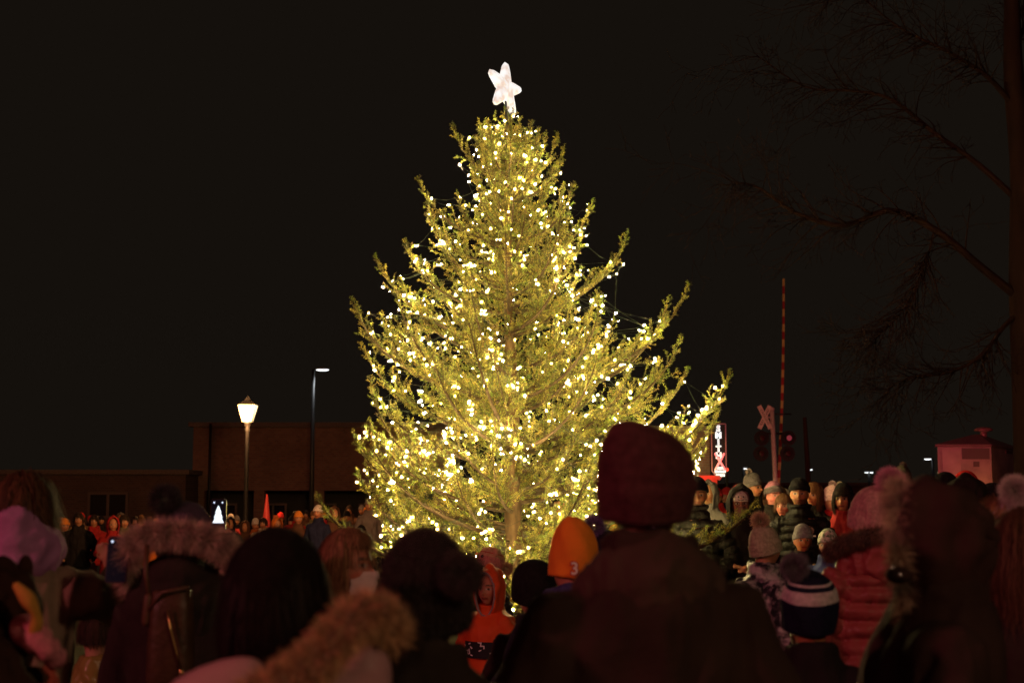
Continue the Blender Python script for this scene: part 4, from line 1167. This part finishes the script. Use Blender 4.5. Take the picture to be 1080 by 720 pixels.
# carried toddler and carrier
f = person(-112, 470, 3.25, 0, "adult in a dark brown coat mostly outside the left edge, carrying a child", coat=[cloth("carrier_coat", (.035,.018,.012))], rhand=(.24,.26,1.10), vox=.014, hands=False)
beanie(f, knit("black", (.012,.011,.012)))
q = at(2, 603, 3.45)
f = person(2, 603, 3.45, 12, "carried child in brown eared hood with one pink sleeve hanging down, at left edge", H=.86, kid=1, coat=[cloth("child_brown", (.055,.022,.010))], vox=.008, hands=True, rhand=(.145,-.13,.60), lhand='front', skin=(0.45,0.086,0.062), thick=.03)
f.root.location.z = q.z-.86
hood_up(f, cloth("child_brown2", (.035,.015,.008)), open_a=60, size=(.02,.028,.022))
for s in (-1, 1):
    mb = MB(); mb.ell(hl(f, s*.062, -.01, .128), (.022*f.sc, .016*f.sc, .038*f.sc), None, 12, 8); mb.build("hood_ear", MATS["cloth_child_brown2"], f.root)
def lo(f, px, py, D):
    m = Matrix.Translation(f.root.location) @ Matrix.Rotation(f.root.rotation_euler.z, 4, 'Z'); return tuple(m.inverted() @ at(px, py, D))
mb = MB(); mb.tube([tuple(c) for c in curve_pts([lo(f,18,618,3.28), lo(f,31,634,3.26), lo(f,39,652,3.27), lo(f,34,672,3.29)], 12)], [.010,.013,.016,.018,.017,.014,.011,.012,.014,.015,.013,.010], 14, endround=True); mb.build("scarf", cloth("yellow", (.45,.25,.05)), f.root)
P_ = curve_pts([lo(f,26,664,3.36), lo(f,40,674,3.30), lo(f,52,686,3.30), lo(f,60,695,3.33)], 14); mb = MB(); mb.tube([tuple(x) for x in P_], [.038+.004*math.sin(i*1.7)-.0012*i for i in range(14)], 18, endround=True); mb.build("pink_sleeve", knit("pink_fleece", (.55,.20,.24)), f.root)
# 4 child in shiny olive jacket
f = person(103, 640, 6.3, -20, "small child in a shiny crinkled olive jacket beneath the raised arm of the left adult", kid=.8, coat=[nylon("olive_gold", (.22,.17,.05), rough=.25)], coatst='crinkle', vox=.010, hands=False, skin=(0.41,0.216,0.155))
hair_cap(f, (.05,.03,.02), zlen=-.03, n=600)
# 5 woman with pompom hat, fur hood
f = person(197, 531, 4.75, -4, "woman in dark bobble hat and wide pinkish fur hood trim, leather bag on her back", hat_add=.02, coat=[cloth("dark_parka", (.030,.022,.019))], vox=.009, arms='front', thick=.05, hpitch=4, skin=(0.41,0.216,0.136), fat=1.08)
beanie(f, knit("grey_purple", (.10,.065,.11)), zb=-.01, extra=.015, cuff=.05, ribs=34, ribd=.004, tilt=-16)
o = pompom(f.hattop+Vector((-.045,-.035,.01)), .058, (.012,.01,.012), (.03,.025,.03), f.root, 3, n=2600)
hood_down(f, cloth("dark_parka_hood", (.030,.022,.019)), w=.21, h=.16, d=.085, z=-.06)
zt = at(197, 566, 4.6).z; k = f.k
ruff([(-.165,-.02,zt-.18),(-.16,-.10,zt-.09),(-.12,-.15,zt-.02),(-.05,-.17,zt+.008),(.04,-.165,zt+.006),(.12,-.15,zt-.008),(.175,-.11,zt-.045),(.195,-.05,zt-.10)], .026, .048, (.55,.34,.28), (.8,.58,.5), f.root, 4, n=9000, width=.0024)
f = person(243, 566, 6.9, 4, "short person in dark hat raising a phone above the fur-trimmed hood", vox=.009, hat_add=.02, coat=[BLACKN], rhand=(-.045,.30,1.42), lhand=(-.10,.30,1.36), skin=(.5,.25,.15))
beanie(f, knit("black3", (.02,.018,.018)))
q_ = f.root.matrix_basis @ Vector((-.058,.345,0)); phone(at(230.5, 543, 6.62), (0,1,0), "phone showing a bright white picture of the lit tree", tree_on=True)
# rucksack on her back
e = empty("handbag", at(180, 700, 4.45)); tagk(e, "dark brown leather bucket bag with tan strap and gold zip pull", "bag"); bz = Vector(e.location)
LEA = mat("brown_leather", (.060,.030,.014), .45, noise=.3, nscale=18, bump=.3); TAN = mat("tan_leather", (.09,.045,.025), .5)
mb = MB(); w2 = .062
mb.rings([[Vector((w2*s_*(abs(math.cos(TAU*k_/24))**.6*math.copysign(1,math.cos(TAU*k_/24))), .045*s_*(abs(math.sin(TAU*k_/24))**.6*math.copysign(1,math.sin(TAU*k_/24))), z_)) for k_ in range(24)] for z_, s_ in ((-.08,1.05),(-.04,1.15),(.06,1.12),(.16,1.02),(.22,.95),(.225,.85))]); mb.build("bag_body", LEA, e)
mb = MB(); mb.tube([(-.06,-.03,.17),(-.02,-.05,.22),(.06,-.045,.235)], .007, 6); mb.tube([(-.07,0,.20),(-.085,.0,.28),(-.09,.03,.36)], .009, 6); mb.tube([(-.075,-.01,.13),(-.07,-.01,.20)], .016, 8, endround=True); mb.build("strap", TAN, e)
mb = MB(); mb.tube([(.0,-.06,.17),(.012,-.062,.11),(.032,-.062,.04),(.045,-.06,-.01)], .0035, 5); mb.ell((.047,-.06,-.02), (.008,.004,.012)); mb.build("zip_pull", mat("gold_metal", (.6,.42,.15), .3, metal=1), e)
# 6 dark haired person with tan ruff, pink coat
f = person(291, 562, 2.62, 6, "blurred dark-haired person very near, in a pink satin coat with tan fur on the hood", vox=.010, hat_add=.012, coat=[nylon("pink_satin", (.40,.23,.24), rough=.4)], hands=False, arms='pocket')
beanie(f, knit("soot", (.012,.009,.008)), zb=-.05, extra=.01, ribs=40, ribd=.0015, wide=.002)
hair_cap(f, (.012,.008,.006), zlen=-.22, n=3200, messy=.25, off=.014)
iv = f.root.matrix_world
ruff([lo(f, 414,672,2.60), lo(f, 402,652,2.54), lo(f, 380,648,2.50), lo(f, 356,672,2.46), lo(f, 330,700,2.43), lo(f, 300,722,2.41), lo(f, 262,742,2.42)], .024, .036, (.55,.30,.14), (.9,.58,.30), f.root, 8, n=7000, width=.003)
mb = MB(); mb.ell(lo(f, 350, 745, 2.52), (.12,.06,.07), None, 24, 16); mb.ell(lo(f, 238, 748, 2.45), (.10,.05,.10), Matrix.Rotation(R(32),3,'Y'), 24, 16, fn=lambda p: Vector((p.x*(1-.45*p.z/.1), p.y, p.z))); mb.ell(lo(f, 385, 715, 2.56), (.05,.05,.07), None, 20, 14); remesh(mb, "hood", [MATS["nylon_pink_satin"]], .01, f.root)
# 7 dark bobble hat
f = person(449, 562, 2.9, 2, "blurred person in a fuzzy black bobble hat and black coat in front of the fir", vox=.010, hat_add=.015, coat=[BLACKN], hands=False, arms='pocket', thick=.05)
beanie(f, knit("charcoal", (.022,.018,.016)), zb=-.06, extra=.005, cuff=.07, ribs=30, ribd=.003, wide=.0, off=.010)
o = f.hat; V = getv(o); N_ = getn(o); g = np.random.default_rng(3); ii = g.integers(0, len(V), 5000)
fur_obj("hat_fuzz", V[ii], N_[ii], .012, .0016, (.03,.022,.018), (.07,.05,.04), f.root, 6, droop=.1)
pompom(Vector(lo(f, 486, 606, 2.8)), .050, (.02,.016,.014), (.06,.045,.035), f.root, 5, n=3200)
# 8 masked woman
f = person(366, 559, 5.2, -120, "light brown bobbed woman in a white face mask turned sideways toward the fir", vox=.0065, hat_add=.02, coat=[BLACKN], skin=(0.51,0.216,0.149), hyaw=6, hpitch=2)
hair_cap(f, (.30,.16,.085), zlen=-.115, n=5200, face=72, bang=.100, messy=.18, off=.022, width=.0020)
mask(f, cloth("mask_white", (.75,.58,.60), bump=.15))
# 9 orange hoodie child
f = person(517, 598, 9.0, 145, "child in bright orange hooded jacket with dark printed chest band before the fir", vox=.007, kid=.7, hat_add=.03, coat=[nylon("orange", (.62,.085,.018), rough=.6, bump=.3)], skin=(0.41,0.187,0.112), fat=1.1, hyaw=10, arms='pocket')
hood_up(f, MATS["nylon_orange"], open_a=52, size=(.022,.035,.03), point=.02); f.root.children[-1].name = "hood"
ruff([f.edge[i] for i in range(0, 49, 4)], .006, .008, (.5,.45,.45), (.7,.65,.65), f.root, 2, n=900, width=.002, name="hood_lining")
k = f.k; mb = MB(); rg = []
for z_, s_ in ((1.02,1.02),(1.10,1.0),(1.18,1.02)):
    rg.append([Vector((.205*f.kw*math.sin(a)*s_, (.178*f.kw*math.cos(a))*s_+.012, z_*k)) for a in [R(-62+124*i/16) for i in range(17)]])
mb.rings(rg, False, closed=False); mb.build("chest_band", mat("print_black", (.012,.014,.02), .7), f.root)
mb = MB(); pr = random.Random(4)
for i in range(15):
    a = R(pr.choice([-1,1])*pr.uniform(8,50)); z_ = pr.uniform(1.04,1.165)*k; p = Vector((.212*f.kw*math.sin(a), .186*f.kw*math.cos(a)+.012, z_))
    rot = Matrix.Rotation(-a, 3, 'Z') @ Matrix.Rotation(pr.uniform(-.4,.4), 3, 'Y'); 
    if pr.random() < .5: mb.box(p, (.007,.002,pr.uniform(.02,.04)), rot); mb.box(p+rot@Vector((.012,0,.008)), (.02,.002,.006), rot)
    else: mb.box(p, (pr.uniform(.01,.022),.002,.006), rot)
mb.build("chest_print", mat("print_white", (.75,.75,.8), .6), f.root, smooth=False)
# 10 deer-ear knit hat kid
f = person(517, 581, 9.7, 125, "child in a pink knitted animal hat with round ears behind the orange jacket", vox=.008, kid=.5, hat_add=.01, coat=[nylon("black_puffy", (.016,.015,.016))], coatst='puffer', skin=(0.41,0.180,0.124))
ml = [knit("rose_knit", (.50,.22,.19)), knit("peach_knit", (.55,.35,.22)), knit("red_knit", (.45,.04,.03))]
beanie(f, None, zb=.0, extra=.03, ribs=30, ribd=.002, mats=ml, bands=lambda u: 0 if u < .35 else (2 if .5 < u < .56 else 1))
for s in (-1, 1):
    mb = MB(); mb.ell(hl(f, s*.075, -.01, .125), (.026,.016,.03), None, 14, 10); mb.build("hat_ear", ml[1], f.root)
for i, (x_, z_, c) in enumerate(((.03,.085,(.02,.25,.05)),(-.03,.085,(.02,.02,.02)),(.0,.06,(.6,.03,.03)),(.05,.10,(.6,.03,.03)),(-.05,.05,(.02,.25,.05)))):
    pompom(hl(f, x_, .088-.3*abs(x_), z_+.01), .012, c, c, f.root, i+2, n=260, width=.002)
pompom(hl(f, -.09, -.10, .0), .05, (.35,.24,.12), (.6,.45,.25), f.root, 7, n=1500, width=.003, name="fur_pompom")
# 11 orange beanie
f = person(603, 557, 5.3, 12, "person in a bright orange beanie with a small number badge", vox=.010, hat_add=.02, coat=[cloth("navy_coat", (.012,.013,.03))], hands=False, arms='pocket', hpitch=-10, hroll=6)
beanie(f, mat("orange_fleece", (.80,.26,.025), .9, noise=.08, nscale=12, bump=.25, bscale=90), zb=-.05, extra=.055, cuff=.0, ribs=0, slouch=(-.06,-.02), tilt=-10, off=.010, wide=.006)
t = txt("3", 0,0,0,.062, mat("badge_white", (.75,.70,.68), .6), f.root, .0015, name="number_badge", off=.001)
t.location = tuple(hl(f, -.020, -.118, -.030)); t.rotation_euler = (R(90-6), 0, R(-4))
t2 = txt("3", 0,0,0,.064, mat("badge_red", (.45,.05,.03), .6), f.root, .001, name="badge_outline", off=.0045); t2.location = tuple(hl(f, -.020, -.1165, -.030)); t2.rotation_euler = t.rotation_euler
mb = MB(); mb.tube([tuple(c) for c in curve_pts([hl(f, .09*math.cos(a), .09*math.sin(a)-.02, -.135-.02*math.sin(a)) for a in [TAU*i/8 for i in range(9)]], 30)], [.030+.005*math.sin(i) for i in range(30)], 12); mb.build("scarf", knit("blue_purple", (.05,.05,.16)), f.root)
# 12
f = person(564, 590, 5.9, 20, "person in a plain round black cap between the orange jacket and the orange beanie", vox=.012, coat=[BLACKN], hands=False, hat_add=.012)
beanie(f, knit("plain_black", (.012,.012,.013)), zb=-.05, extra=.0, cuff=0, ribs=0, wide=.006, off=.014)
# 13
f = person(640, 561, 6.7, -10, "person in a purple bobble hat with pale stripes, half behind the tall man", vox=.013, coat=[BLACKN], hands=False, hat_add=.02)
ml = [knit("navy_deep", (.015,.014,.035)), knit("mauve_stripe", (.40,.24,.38))]
beanie(f, None, zb=-.01, extra=.02, mats=ml, bands=lambda u: 1 if (.12 < u < .22 or .30 < u < .40) else 0, tilt=-20)
pompom(f.hattop+Vector((-.055,.0,.02)), .060, (.06,.03,.14), (.25,.15,.45), f.root, 4, n=2200)
# 25 navy striped bobble hat kid
f = person(853, 606, 4.55, -6, "child in navy and white striped hat with grey pompom, before the maroon coat", kid=.4, vox=.010, hat_add=.015, coat=[cloth("near_black_jacket", (.010,.010,.014))], hands=False, arms='pocket', skin=(0.34,0.144,0.062), collar=.25)
ml = [knit("navy", (.010,.012,.03)), knit("white_stripe", (.50,.46,.47))]
beanie(f, None, zb=-.055, extra=.02, cuff=0, ribs=56, ribd=.0012, mats=ml, bands=lambda u: 1 if (.40 < u < .60 or .66 < u < .72 or .32 < u < .345) else 0, tilt=-10, wide=.008, off=.014)
pompom(Vector(lo(f, 838, 598, 4.5)), .050, (.05,.05,.07), (.22,.20,.24), f.root, 9, n=2400, L=.03)
# 24 crinkled jacket kid
f = person(806, 556, 8.4, -60, "child in cream bobble hat and black and white splattered jacket", kid=.5, vox=.009, hat_add=.02, coat=[mat("splatter_nylon", (.02,.022,.03), .35, nscale=16, col2=(.42,.42,.44), bump=.6, bscale=22)], coatst='crinkle', hands=True, arms='down', fat=1.1)
beanie(f, knit("cream", (.40,.38,.27)), zb=-.03, extra=.03, cuff=.07, ribs=0)
pompom(f.hattop+Vector((0,0,.02)), .060, (.40,.28,.16), (.75,.60,.40), f.root, 2, n=1800, width=.0035)
mb = MB(); k = f.k
mb.ell((-.0,-.15*k,1.36*k), (.13*k,.13*k,.07*k), Matrix.Rotation(R(12),3,'X'), 20, 12, fn=lambda p: Vector((p.x*(1-.5*max(0,-p.y/.13)), p.y*1.3, p.z+.04*max(0,-p.y/.13)))); remesh(mb, "hood", [MATS["splatter_nylon"]], .01, f.root)
# 26 maroon long puffer
f = person(919, 517, 6.2, 8, "woman in a long maroon quilted puffer coat and knit hat with a pink fur pompom", vox=.009, hat_add=.02, coat=[nylon("maroon", (.26,.060,.060), rough=.42, bump=.35)], coatst='puffer', hem=.40, thick=.055, fat=1.12, arms='pocket', hands=False)
beanie(f, knit("blush", (.50,.30,.28)), zb=-.03, extra=.035, cuff=.06, ribs=30, ribd=.003, tilt=-18, slouch=(.03,-.05))
pompom(f.hattop+Vector((.035,-.03,.02)), .068, (.55,.20,.34), (.85,.45,.58), f.root, 6, n=3000)
hood_down(f, MATS["nylon_maroon"], w=.175, h=.12, d=.09, z=-.035, seed=4)
zh = f.zn+.065
ruff([(-.185,.04,zh-.10),(-.19,-.06,zh-.055),(-.14,-.15,zh-.02),(-.05,-.19,zh+.0),(.05,-.19,zh+.0),(.14,-.14,zh-.02),(.18,-.05,zh-.06)], .024, .034, (.10,.055,.03), (.24,.14,.08), f.root, 3, n=5000)
# 27 large dark hooded figure
f = person(982, 506, 3.45, 74, "big dark figure with the hood up and fur edging, looking left, at lower right", vox=.010, hat_add=.035, coat=[cloth("black_maroon", (.034,.020,.017))], fat=1.12, thick=.055, hpitch=0, arms='pocket', hands=False, hem=.62)
hood_up(f, cloth("black_maroon_hood", (.040,.021,.018)), open_a=62, size=(.036,.050,.030), down=.09, seed=5)
E = f.edge
ruff([E[i] for i in range(0, 49, 3)], .014, .040, (.40,.28,.18), (.75,.58,.42), f.root, 5, n=6000, width=.0024)
for z_ in (598, 606):
    mb = MB(); p = Vector(lo(f, 941+(z_-598), z_, 3.22)); mb.ell(p, (.006,.006,.006), None, 10, 8); mb.build("snap_button", mat("snap_metal", (.6,.6,.6), .25, metal=1), f.root)
mb = MB(); mb.ell(Vector(lo(f, 948, 606, 3.30)), (.034,.030,.020), None, 16, 10); mb.build("collar_flap", MATS["cloth_black_maroon"], f.root)
# 29 grey ribbed hat, long blond hair
f = person(1057, 530, 4.9, 25, "person in ribbed grey hat with pale pompom and long blond hair", vox=.011, hat_add=.02, coat=[cloth("black_wool", (.012,.011,.011))], hands=False, arms='pocket', hpitch=10, hroll=-8)
beanie(f, knit("grey_rib", (.34,.29,.29)), zb=-.03, extra=.02, cuff=.075, ribs=24, ribd=.006, tilt=-22, off=.016)
pompom(Vector(lo(f, 1071, 518, 4.8)), .060, (.45,.38,.38), (.75,.68,.66), f.root, 3, n=2400)
hair_cap(f, (.30,.17,.08), zlen=-.24, n=5200, messy=.5, off=.02, width=.0012)
# extra rim at far right
f = person(1080, 540, 4.2, -15, "person with tawny fur on a dark coat cut off by the right edge", vox=.014, coat=[BLACKN], hands=False)
hair_cap(f, (.10,.055,.03), zlen=-.20, n=4800, messy=.5, off=.02, width=.0012)
# 30-33 right back heads
f = person(1019, 504, 7.6, -5, "dark hooded head seen from behind in front of the railroad shed", vox=.014, coat=[BLACKN], hands=False, hat_add=.03)
hood_up(f, cloth("black_hood_b", (.018,.012,.012)), open_a=60)
f = person(1017.5, 499, 11.5, 30, "person in a red beanie just above the dark hooded head by the shed", vox=.016, coat=[BLACKN], hands=False)
beanie(f, knit("bright_red", (.60,.03,.03)), zb=-.02, extra=.03)
f = person(997, 501, 9.5, -20, "person in a black knit cap left of the red beanie by the shed", vox=.016, coat=[BLACKN], hands=False)
beanie(f, knit("black2", (.015,.014,.015)), zb=-.02)
f = person(1046, 511, 8.2, 10, "person in a black hat with an orange-lit pale band in front of the shed", vox=.014, coat=[BLACKN], hands=False)
beanie(f, None, zb=-.03, extra=.02, cuff=.07, mats=[knit("pale_band", (.55,.42,.36)), knit("black2", (.015,.014,.015))], bands=lambda u: 0 if .02 < u < .40 else 1, tilt=-20)
f = person(1066, 510, 9.3, 0, "person in a plain black hood right of the pale-banded hat by the shed", vox=.016, coat=[BLACKN], hands=False)
hood_up(f, MATS["cloth_black_hood_b"], open_a=60)
f = person(1078, 503, 11, 10, "bareheaded dark-haired man farthest right beside the shed", vox=.016, coat=[BLACKN], hands=False)
hair_cap(f, (.02,.015,.012), zlen=-.05, n=500)
# ------------------------------------------------------------------ right-hand crowd facing the tree
f = person(843, 505, 13.2, 172, "man in a black beanie and black quilted jacket facing the camera right of the gate", vox=.0075, hat_add=.02, coat=[nylon("black_quilt", (.009,.007,.005), rough=.6)], coatst='puffer', skin=(0.45,0.194,0.087), fat=1.12, arms='pocket', beard=(.05,.025,.012), hyaw=-8)
beanie(f, knit("black2", (.02,.018,.018)), zb=.02, extra=.02, cuff=.05, tilt=-8)
mb = MB(); p = Vector((-.10*1, .0, 0)); mb.box((-.10, .19, 1.26*f.k), (.05,.004,.014)); mb.build("chest_label", mat("label_pale", (.6,.5,.5), .6), f.root, smooth=False)
f = person(846, 554, 12.0, 165, "child in grey bobble hat and striped-shoulder black jacket before the quilted man", kid=.7, vox=.007, hat_add=.02, coat=[nylon("jet", (.015,.015,.017))], skin=(0.51,0.187,0.074), arms='pocket', hyaw=12)
beanie(f, knit("grey_plain", (.24,.23,.24)), zb=.0, extra=.03, tilt=-12)
pompom(hl(f, -.075, -.04, .09), .035, (.4,.2,.2), (.6,.35,.3), f.root, 5, n=700, width=.004)
for s, c in ((-1, (.75,.7,.6)), (1, (.75,.75,.75))):
    mb = MB(); k = f.k; mb.tube([tuple(q) for q in curve_pts([(s*.12*f.kw, .10, 1.40*k), (s*.15*f.kw, .165*f.kw+.02, 1.28*k), (s*.155*f.kw, .175*f.kw+.02, 1.12*k)], 8)], .012, 6); mb.build("shoulder_stripe", mat("stripe_%d" % s, c, .5) if s > 0 else mat("stripe_yellow", (.75,.5,.1), .5), f.root)
f = person(735, 505, 12.6, 160, "man in black knit cap and dark jacket standing by the neon-lit corner", vox=.008, hat_add=.02, coat=[cloth("charcoal_jacket", (.020,.018,.014))], coatst='puffer', skin=(0.41,0.180,0.081), arms='pocket', beard=(.04,.02,.01), hyaw=14, hpitch=-4)
beanie(f, knit("black2", (.02,.018,.018)), zb=.02, extra=.03)
f = person(722, 512, 13.4, 140, "ginger-haired person peeking out behind the tall man's beanie", vox=.010, hat_add=.01, coat=[BLACKC], skin=(0.49,0.202,0.087))
hair_cap(f, (.35,.13,.04), zlen=-.08, n=900)
f = person(781, 514, 12.7, 172, "woman in a white smiling-face hat under a black hood, right of the neon sign", vox=.007, hat_add=.03, coat=[BLACKC], skin=(0.41,0.180,0.112), arms='front', thick=.05, fat=1.1)
beanie(f, knit("off_white", (.75,.68,.60)), zb=.015, extra=.0, cuff=.0, ribs=0, off=.006, tilt=-4)
mb = MB()
for s in (-1, 1): mb.ell(hl(f, s*.022, .100, .066), (.006,.004,.008))
mb.tube([hl(f, x_, .106-.4*abs(x_), .034+12*x_*x_) for x_ in [-.026+.052*i/8 for i in range(9)]], .0028, 6); mb.build("hat_face", BLK, f.root)
mb = MB(); mb.ell(hl(f, 0, .106, .052), (.006,.008,.005)); mb.build("hat_nose", mat("orange_nose", (.8,.25,.05), .6), f.root)
glasses(f); hood_up(f, cloth("black_hood_c", (.012,.011,.012)), open_a=50, size=(.04,.05,.05))
mask(f, cloth("mask_brown", (.20,.10,.08)))
f = person(794, 501, 16, 225, "person in a grey bobble hat behind the smiling-face hat", vox=.010, hat_add=.02, coat=[BLACKC], skin=(0.45,0.173,0.087))
beanie(f, knit("grey_mid", (.12,.10,.10)), zb=.0, extra=.04); pompom(f.hattop+Vector((.02,0,.01)), .04, (.3,.2,.15), (.5,.35,.25), f.root, 5, n=500, width=.005)
f = person(816, 509, 15, 196, "youth in pink and grey knit hat with headband, under the crossing mast", vox=.008, hat_add=.02, coat=[BLACKC], skin=(0.48,0.158,0.124))
beanie(f, None, zb=.015, extra=.03, mats=[knit("pinkish", (.35,.14,.2)), knit("grey_mid", (.12,.10,.10))], bands=lambda u: 1 if u < .35 else 0)
f = person(827, 521, 14.2, 150, "bareheaded fair boy left of the quilted man", vox=.008, hat_add=.01, kid=.2, coat=[BLACKC], skin=(0.45,0.158,0.099))
hair_cap(f, (.16,.08,.04), zlen=-.04, n=900, bang=.05)
f = person(859, 509, 14.4, 140, "brown-haired woman peeking over the quilted man's shoulder", vox=.008, hat_add=.01, coat=[BLACKC], skin=(0.45,0.173,0.074))
hair_cap(f, (.16,.07,.03), zlen=-.14, n=1200)
f = person(876, 514, 14.4, 195, "person in a pale pink bobble hat and red coat left of the smiling woman", vox=.008, hat_add=.02, coat=[cloth("red_coat", (.40,.02,.02))], skin=(0.49,0.216,0.136), hpitch=-8)
beanie(f, knit("pale_pink", (.62,.38,.38)), zb=.0, extra=.03); pompom(f.hattop+Vector((-.02,0,.01)), .042, (.6,.4,.4), (.8,.6,.6), f.root, 5, n=600, width=.005)
f = person(889, 511, 13.4, 155, "smiling woman in a black hat and dark red coat left of the maroon puffer", vox=.0075, hat_add=.02, coat=[cloth("wine_coat", (.28,.02,.02))], skin=(0.49,0.216,0.099))
beanie(f, knit("black2", (.02,.018,.018)), zb=.01, extra=.03); hair_cap(f, (.03,.02,.015), zlen=-.14, n=1200)
f = person(873, 559, 11.6, 150, "small child in pale green and white knit hat and blue jacket", kid=1, vox=.009, hat_add=.02, coat=[cloth("blue_coat", (.06,.08,.22))], skin=(0.41,0.202,0.124))
beanie(f, mat("green_white_knit", (.70,.68,.62), .9, nscale=40, col2=(.12,.22,.12)), zb=.0, extra=.03)
f = person(950, 495, 14, 20, "person in dark olive bobble hat with thin gold band behind the dark hood", vox=.014, hat_add=.02, coat=[BLACKC], hands=False)
beanie(f, None, zb=.0, extra=.05, mats=[knit("olive", (.05,.045,.03)), knit("gold", (.30,.18,.08))], bands=lambda u: 1 if u < .12 else 0); pompom(f.hattop, .04, (.08,.04,.03), (.15,.08,.05), f.root, 5, n=500, width=.005)

# ------------------------------------------------------------------ far crowd: built once per kind, then copied
def far(kind):
    o = dict(vox=.013, thick=.04, hands=False, loc=(0,0,1.72), skin=(0.45,0.209,0.105), seed=11)
    if kind == 0: f = person(0,0,1,0,"x", coat=[BLACKC], H=1.72, **o); beanie(f, BLACKC, ribs=0, zb=.01)
    if kind == 1: f = person(0,0,1,0,"x", coat=[BLACKC], H=1.62, coatst='puffer', **{**o, 'seed':12}); hair_cap(f, (.10,.05,.03), n=260, zlen=-.12, width=.009)
    if kind == 2: f = person(0,0,1,0,"x", coat=[BLACKC], H=1.15, kid=.8, **{**o, 'seed':13}); beanie(f, BLACKC, ribs=0, zb=.01, extra=.05)
    if kind == 3: f = person(0,0,1,0,"x", coat=[BLACKC], H=1.70, hem=.5, arms='front', **{**o, 'seed':14}); hood_up(f, BLACKC, open_a=54)
    if kind == 4: f = person(0,0,1,0,"x", coat=[BLACKC], H=1.76, fat=1.15, arms='pocket', **{**o, 'seed':15}); hair_cap(f, (.03,.02,.015), n=220, zlen=-.04, width=.009)
    if kind == 5: f = person(0,0,1,0,"x", coat=[BLACKC], H=1.68, arms='phone', **{**o, 'seed':16}); beanie(f, BLACKC, ribs=0, zb=.01, extra=.05)
    return f.root, f.H
protos = [far(i) for i in range(6)]
used_p = [False]*6; used_lab = set(); fr_ = random.Random(77)
CO = [("black",(.012,.011,.012)),("navy",(.015,.02,.05)),("dark red",(.30,.02,.02)),("brown",(.10,.05,.03)),("grey",(.16,.14,.13)),("tan",(.34,.22,.12)),("olive",(.09,.08,.04)),("cream",(.55,.45,.34)),("orange",(.55,.16,.03)),("bright red",(.6,.03,.02))]
HA = [("black",(.014,.013,.014)),("white",(.6,.55,.5)),("red",(.5,.03,.03)),("grey",(.2,.18,.17)),("brown",(.12,.06,.03)),("orange",(.7,.25,.04))]
KN = [("adult","cap"),("woman",None),("child","cap"),("hooded adult","hood"),("broad man",None),("adult with raised arms","cap")]
def region(px):
    if px < 135: return "below the dark building"
    if px < 200: return "beyond the fur-trimmed hood"
    if px < 262: return "left of the lantern post"
    if px < 330: return "between lantern post and pole lamp"
    if px < 400: return "between the pole lamp and the fir"
    if px < 560: return "behind the fir boughs"
    if px < 770: return "below the neon sign"
    if px < 830: return "below the crossing mast"
    if px < 905: return "behind the quilted man"
    return "near the railroad shed"
def put(px, D, kind, ci, hi, yaw, group):
    x = X(px, D); g = gz(x, D); root, H = protos[kind]
    if not used_p[kind]: r_ = root; used_p[kind] = True; kids = list(root.children)
    else:
        r_ = root.copy(); COL.objects.link(r_); kids = []
        for c in root.children:
            d = c.copy(); COL.objects.link(d); d.parent = r_; kids.append(d)
            for g2 in c.children: d2 = g2.copy(); COL.objects.link(d2); d2.parent = d
    s = fr_.uniform(.95, 1.05); r_.scale = (s, s, s); r_.location = (x, D, g); r_.rotation_euler = (0, 0, R(yaw))
    cn, cc = CO[ci]; hn_, hc = HA[hi]
    for d in kids:
        nm_ = d.name.split(".")[0]; m = None
        if nm_ in ("jacket", "hood"): m = cloth("far_"+cn.replace(" ","_"), cc)
        if nm_ == "hat": m = knit("far_"+hn_, hc)
        if m is not None:
            d.material_slots[0].link = 'OBJECT'; d.material_slots[0].material = m
    who, hk = KN[kind]
    lab = "%s in %s coat%s, %s" % (who, cn, (", %s hat" % hn_) if hk == "cap" else "", region(px))
    tagk(r_, lab, "person", group)
    return lab
def scatter(plist, group):
    for px, D in plist:
        for _ in range(60):
            kind = fr_.choice([0,0,1,1,2,2,3,4,4,5]); ci = fr_.choice([0,0,0,1,2,3,3,4,4,5,6,7,8,9]); hi = fr_.choice([0,0,1,2,3,4,5])
            who, hk = KN[kind]; key = (who, CO[ci][0], HA[hi][0] if hk == "cap" else "", region(px))
            if key not in used_lab: break
        used_lab.add(key)
        fx = -X(px, D); fy = 14-D; yaw = math.degrees(math.atan2(-fx, fy))+fr_.uniform(-35, 35)
        put(px, D, kind, ci, hi, yaw, group)
L_ = []
for px in range(62, 420, 7): L_.append((px+fr_.uniform(-4,4), fr_.uniform(34,44)))
for px in range(70, 400, 11): L_.append((px+fr_.uniform(-5,5), fr_.uniform(26,33)))
scatter(L_, "people of the distant crowd left of the fir")
L_ = []
for px in range(430, 770, 22): L_.append((px+fr_.uniform(-7,7), fr_.uniform(20,30)))
for px in range(752, 1000, 11): L_.append((px+fr_.uniform(-4,4), fr_.uniform(19,30)))
for px in range(745, 900, 16): L_.append((px+fr_.uniform(-4,4), fr_.uniform(16,18.5)))
for px in range(985, 1085, 16): L_.append((px+fr_.uniform(-4,4), fr_.uniform(14,22)))
scatter(L_, "people of the distant crowd right of the fir")
for i, (r_, H) in enumerate(protos):
    if not used_p[i]: put(900, 40, i, 0, 0, 180, "people of the distant crowd right of the fir")
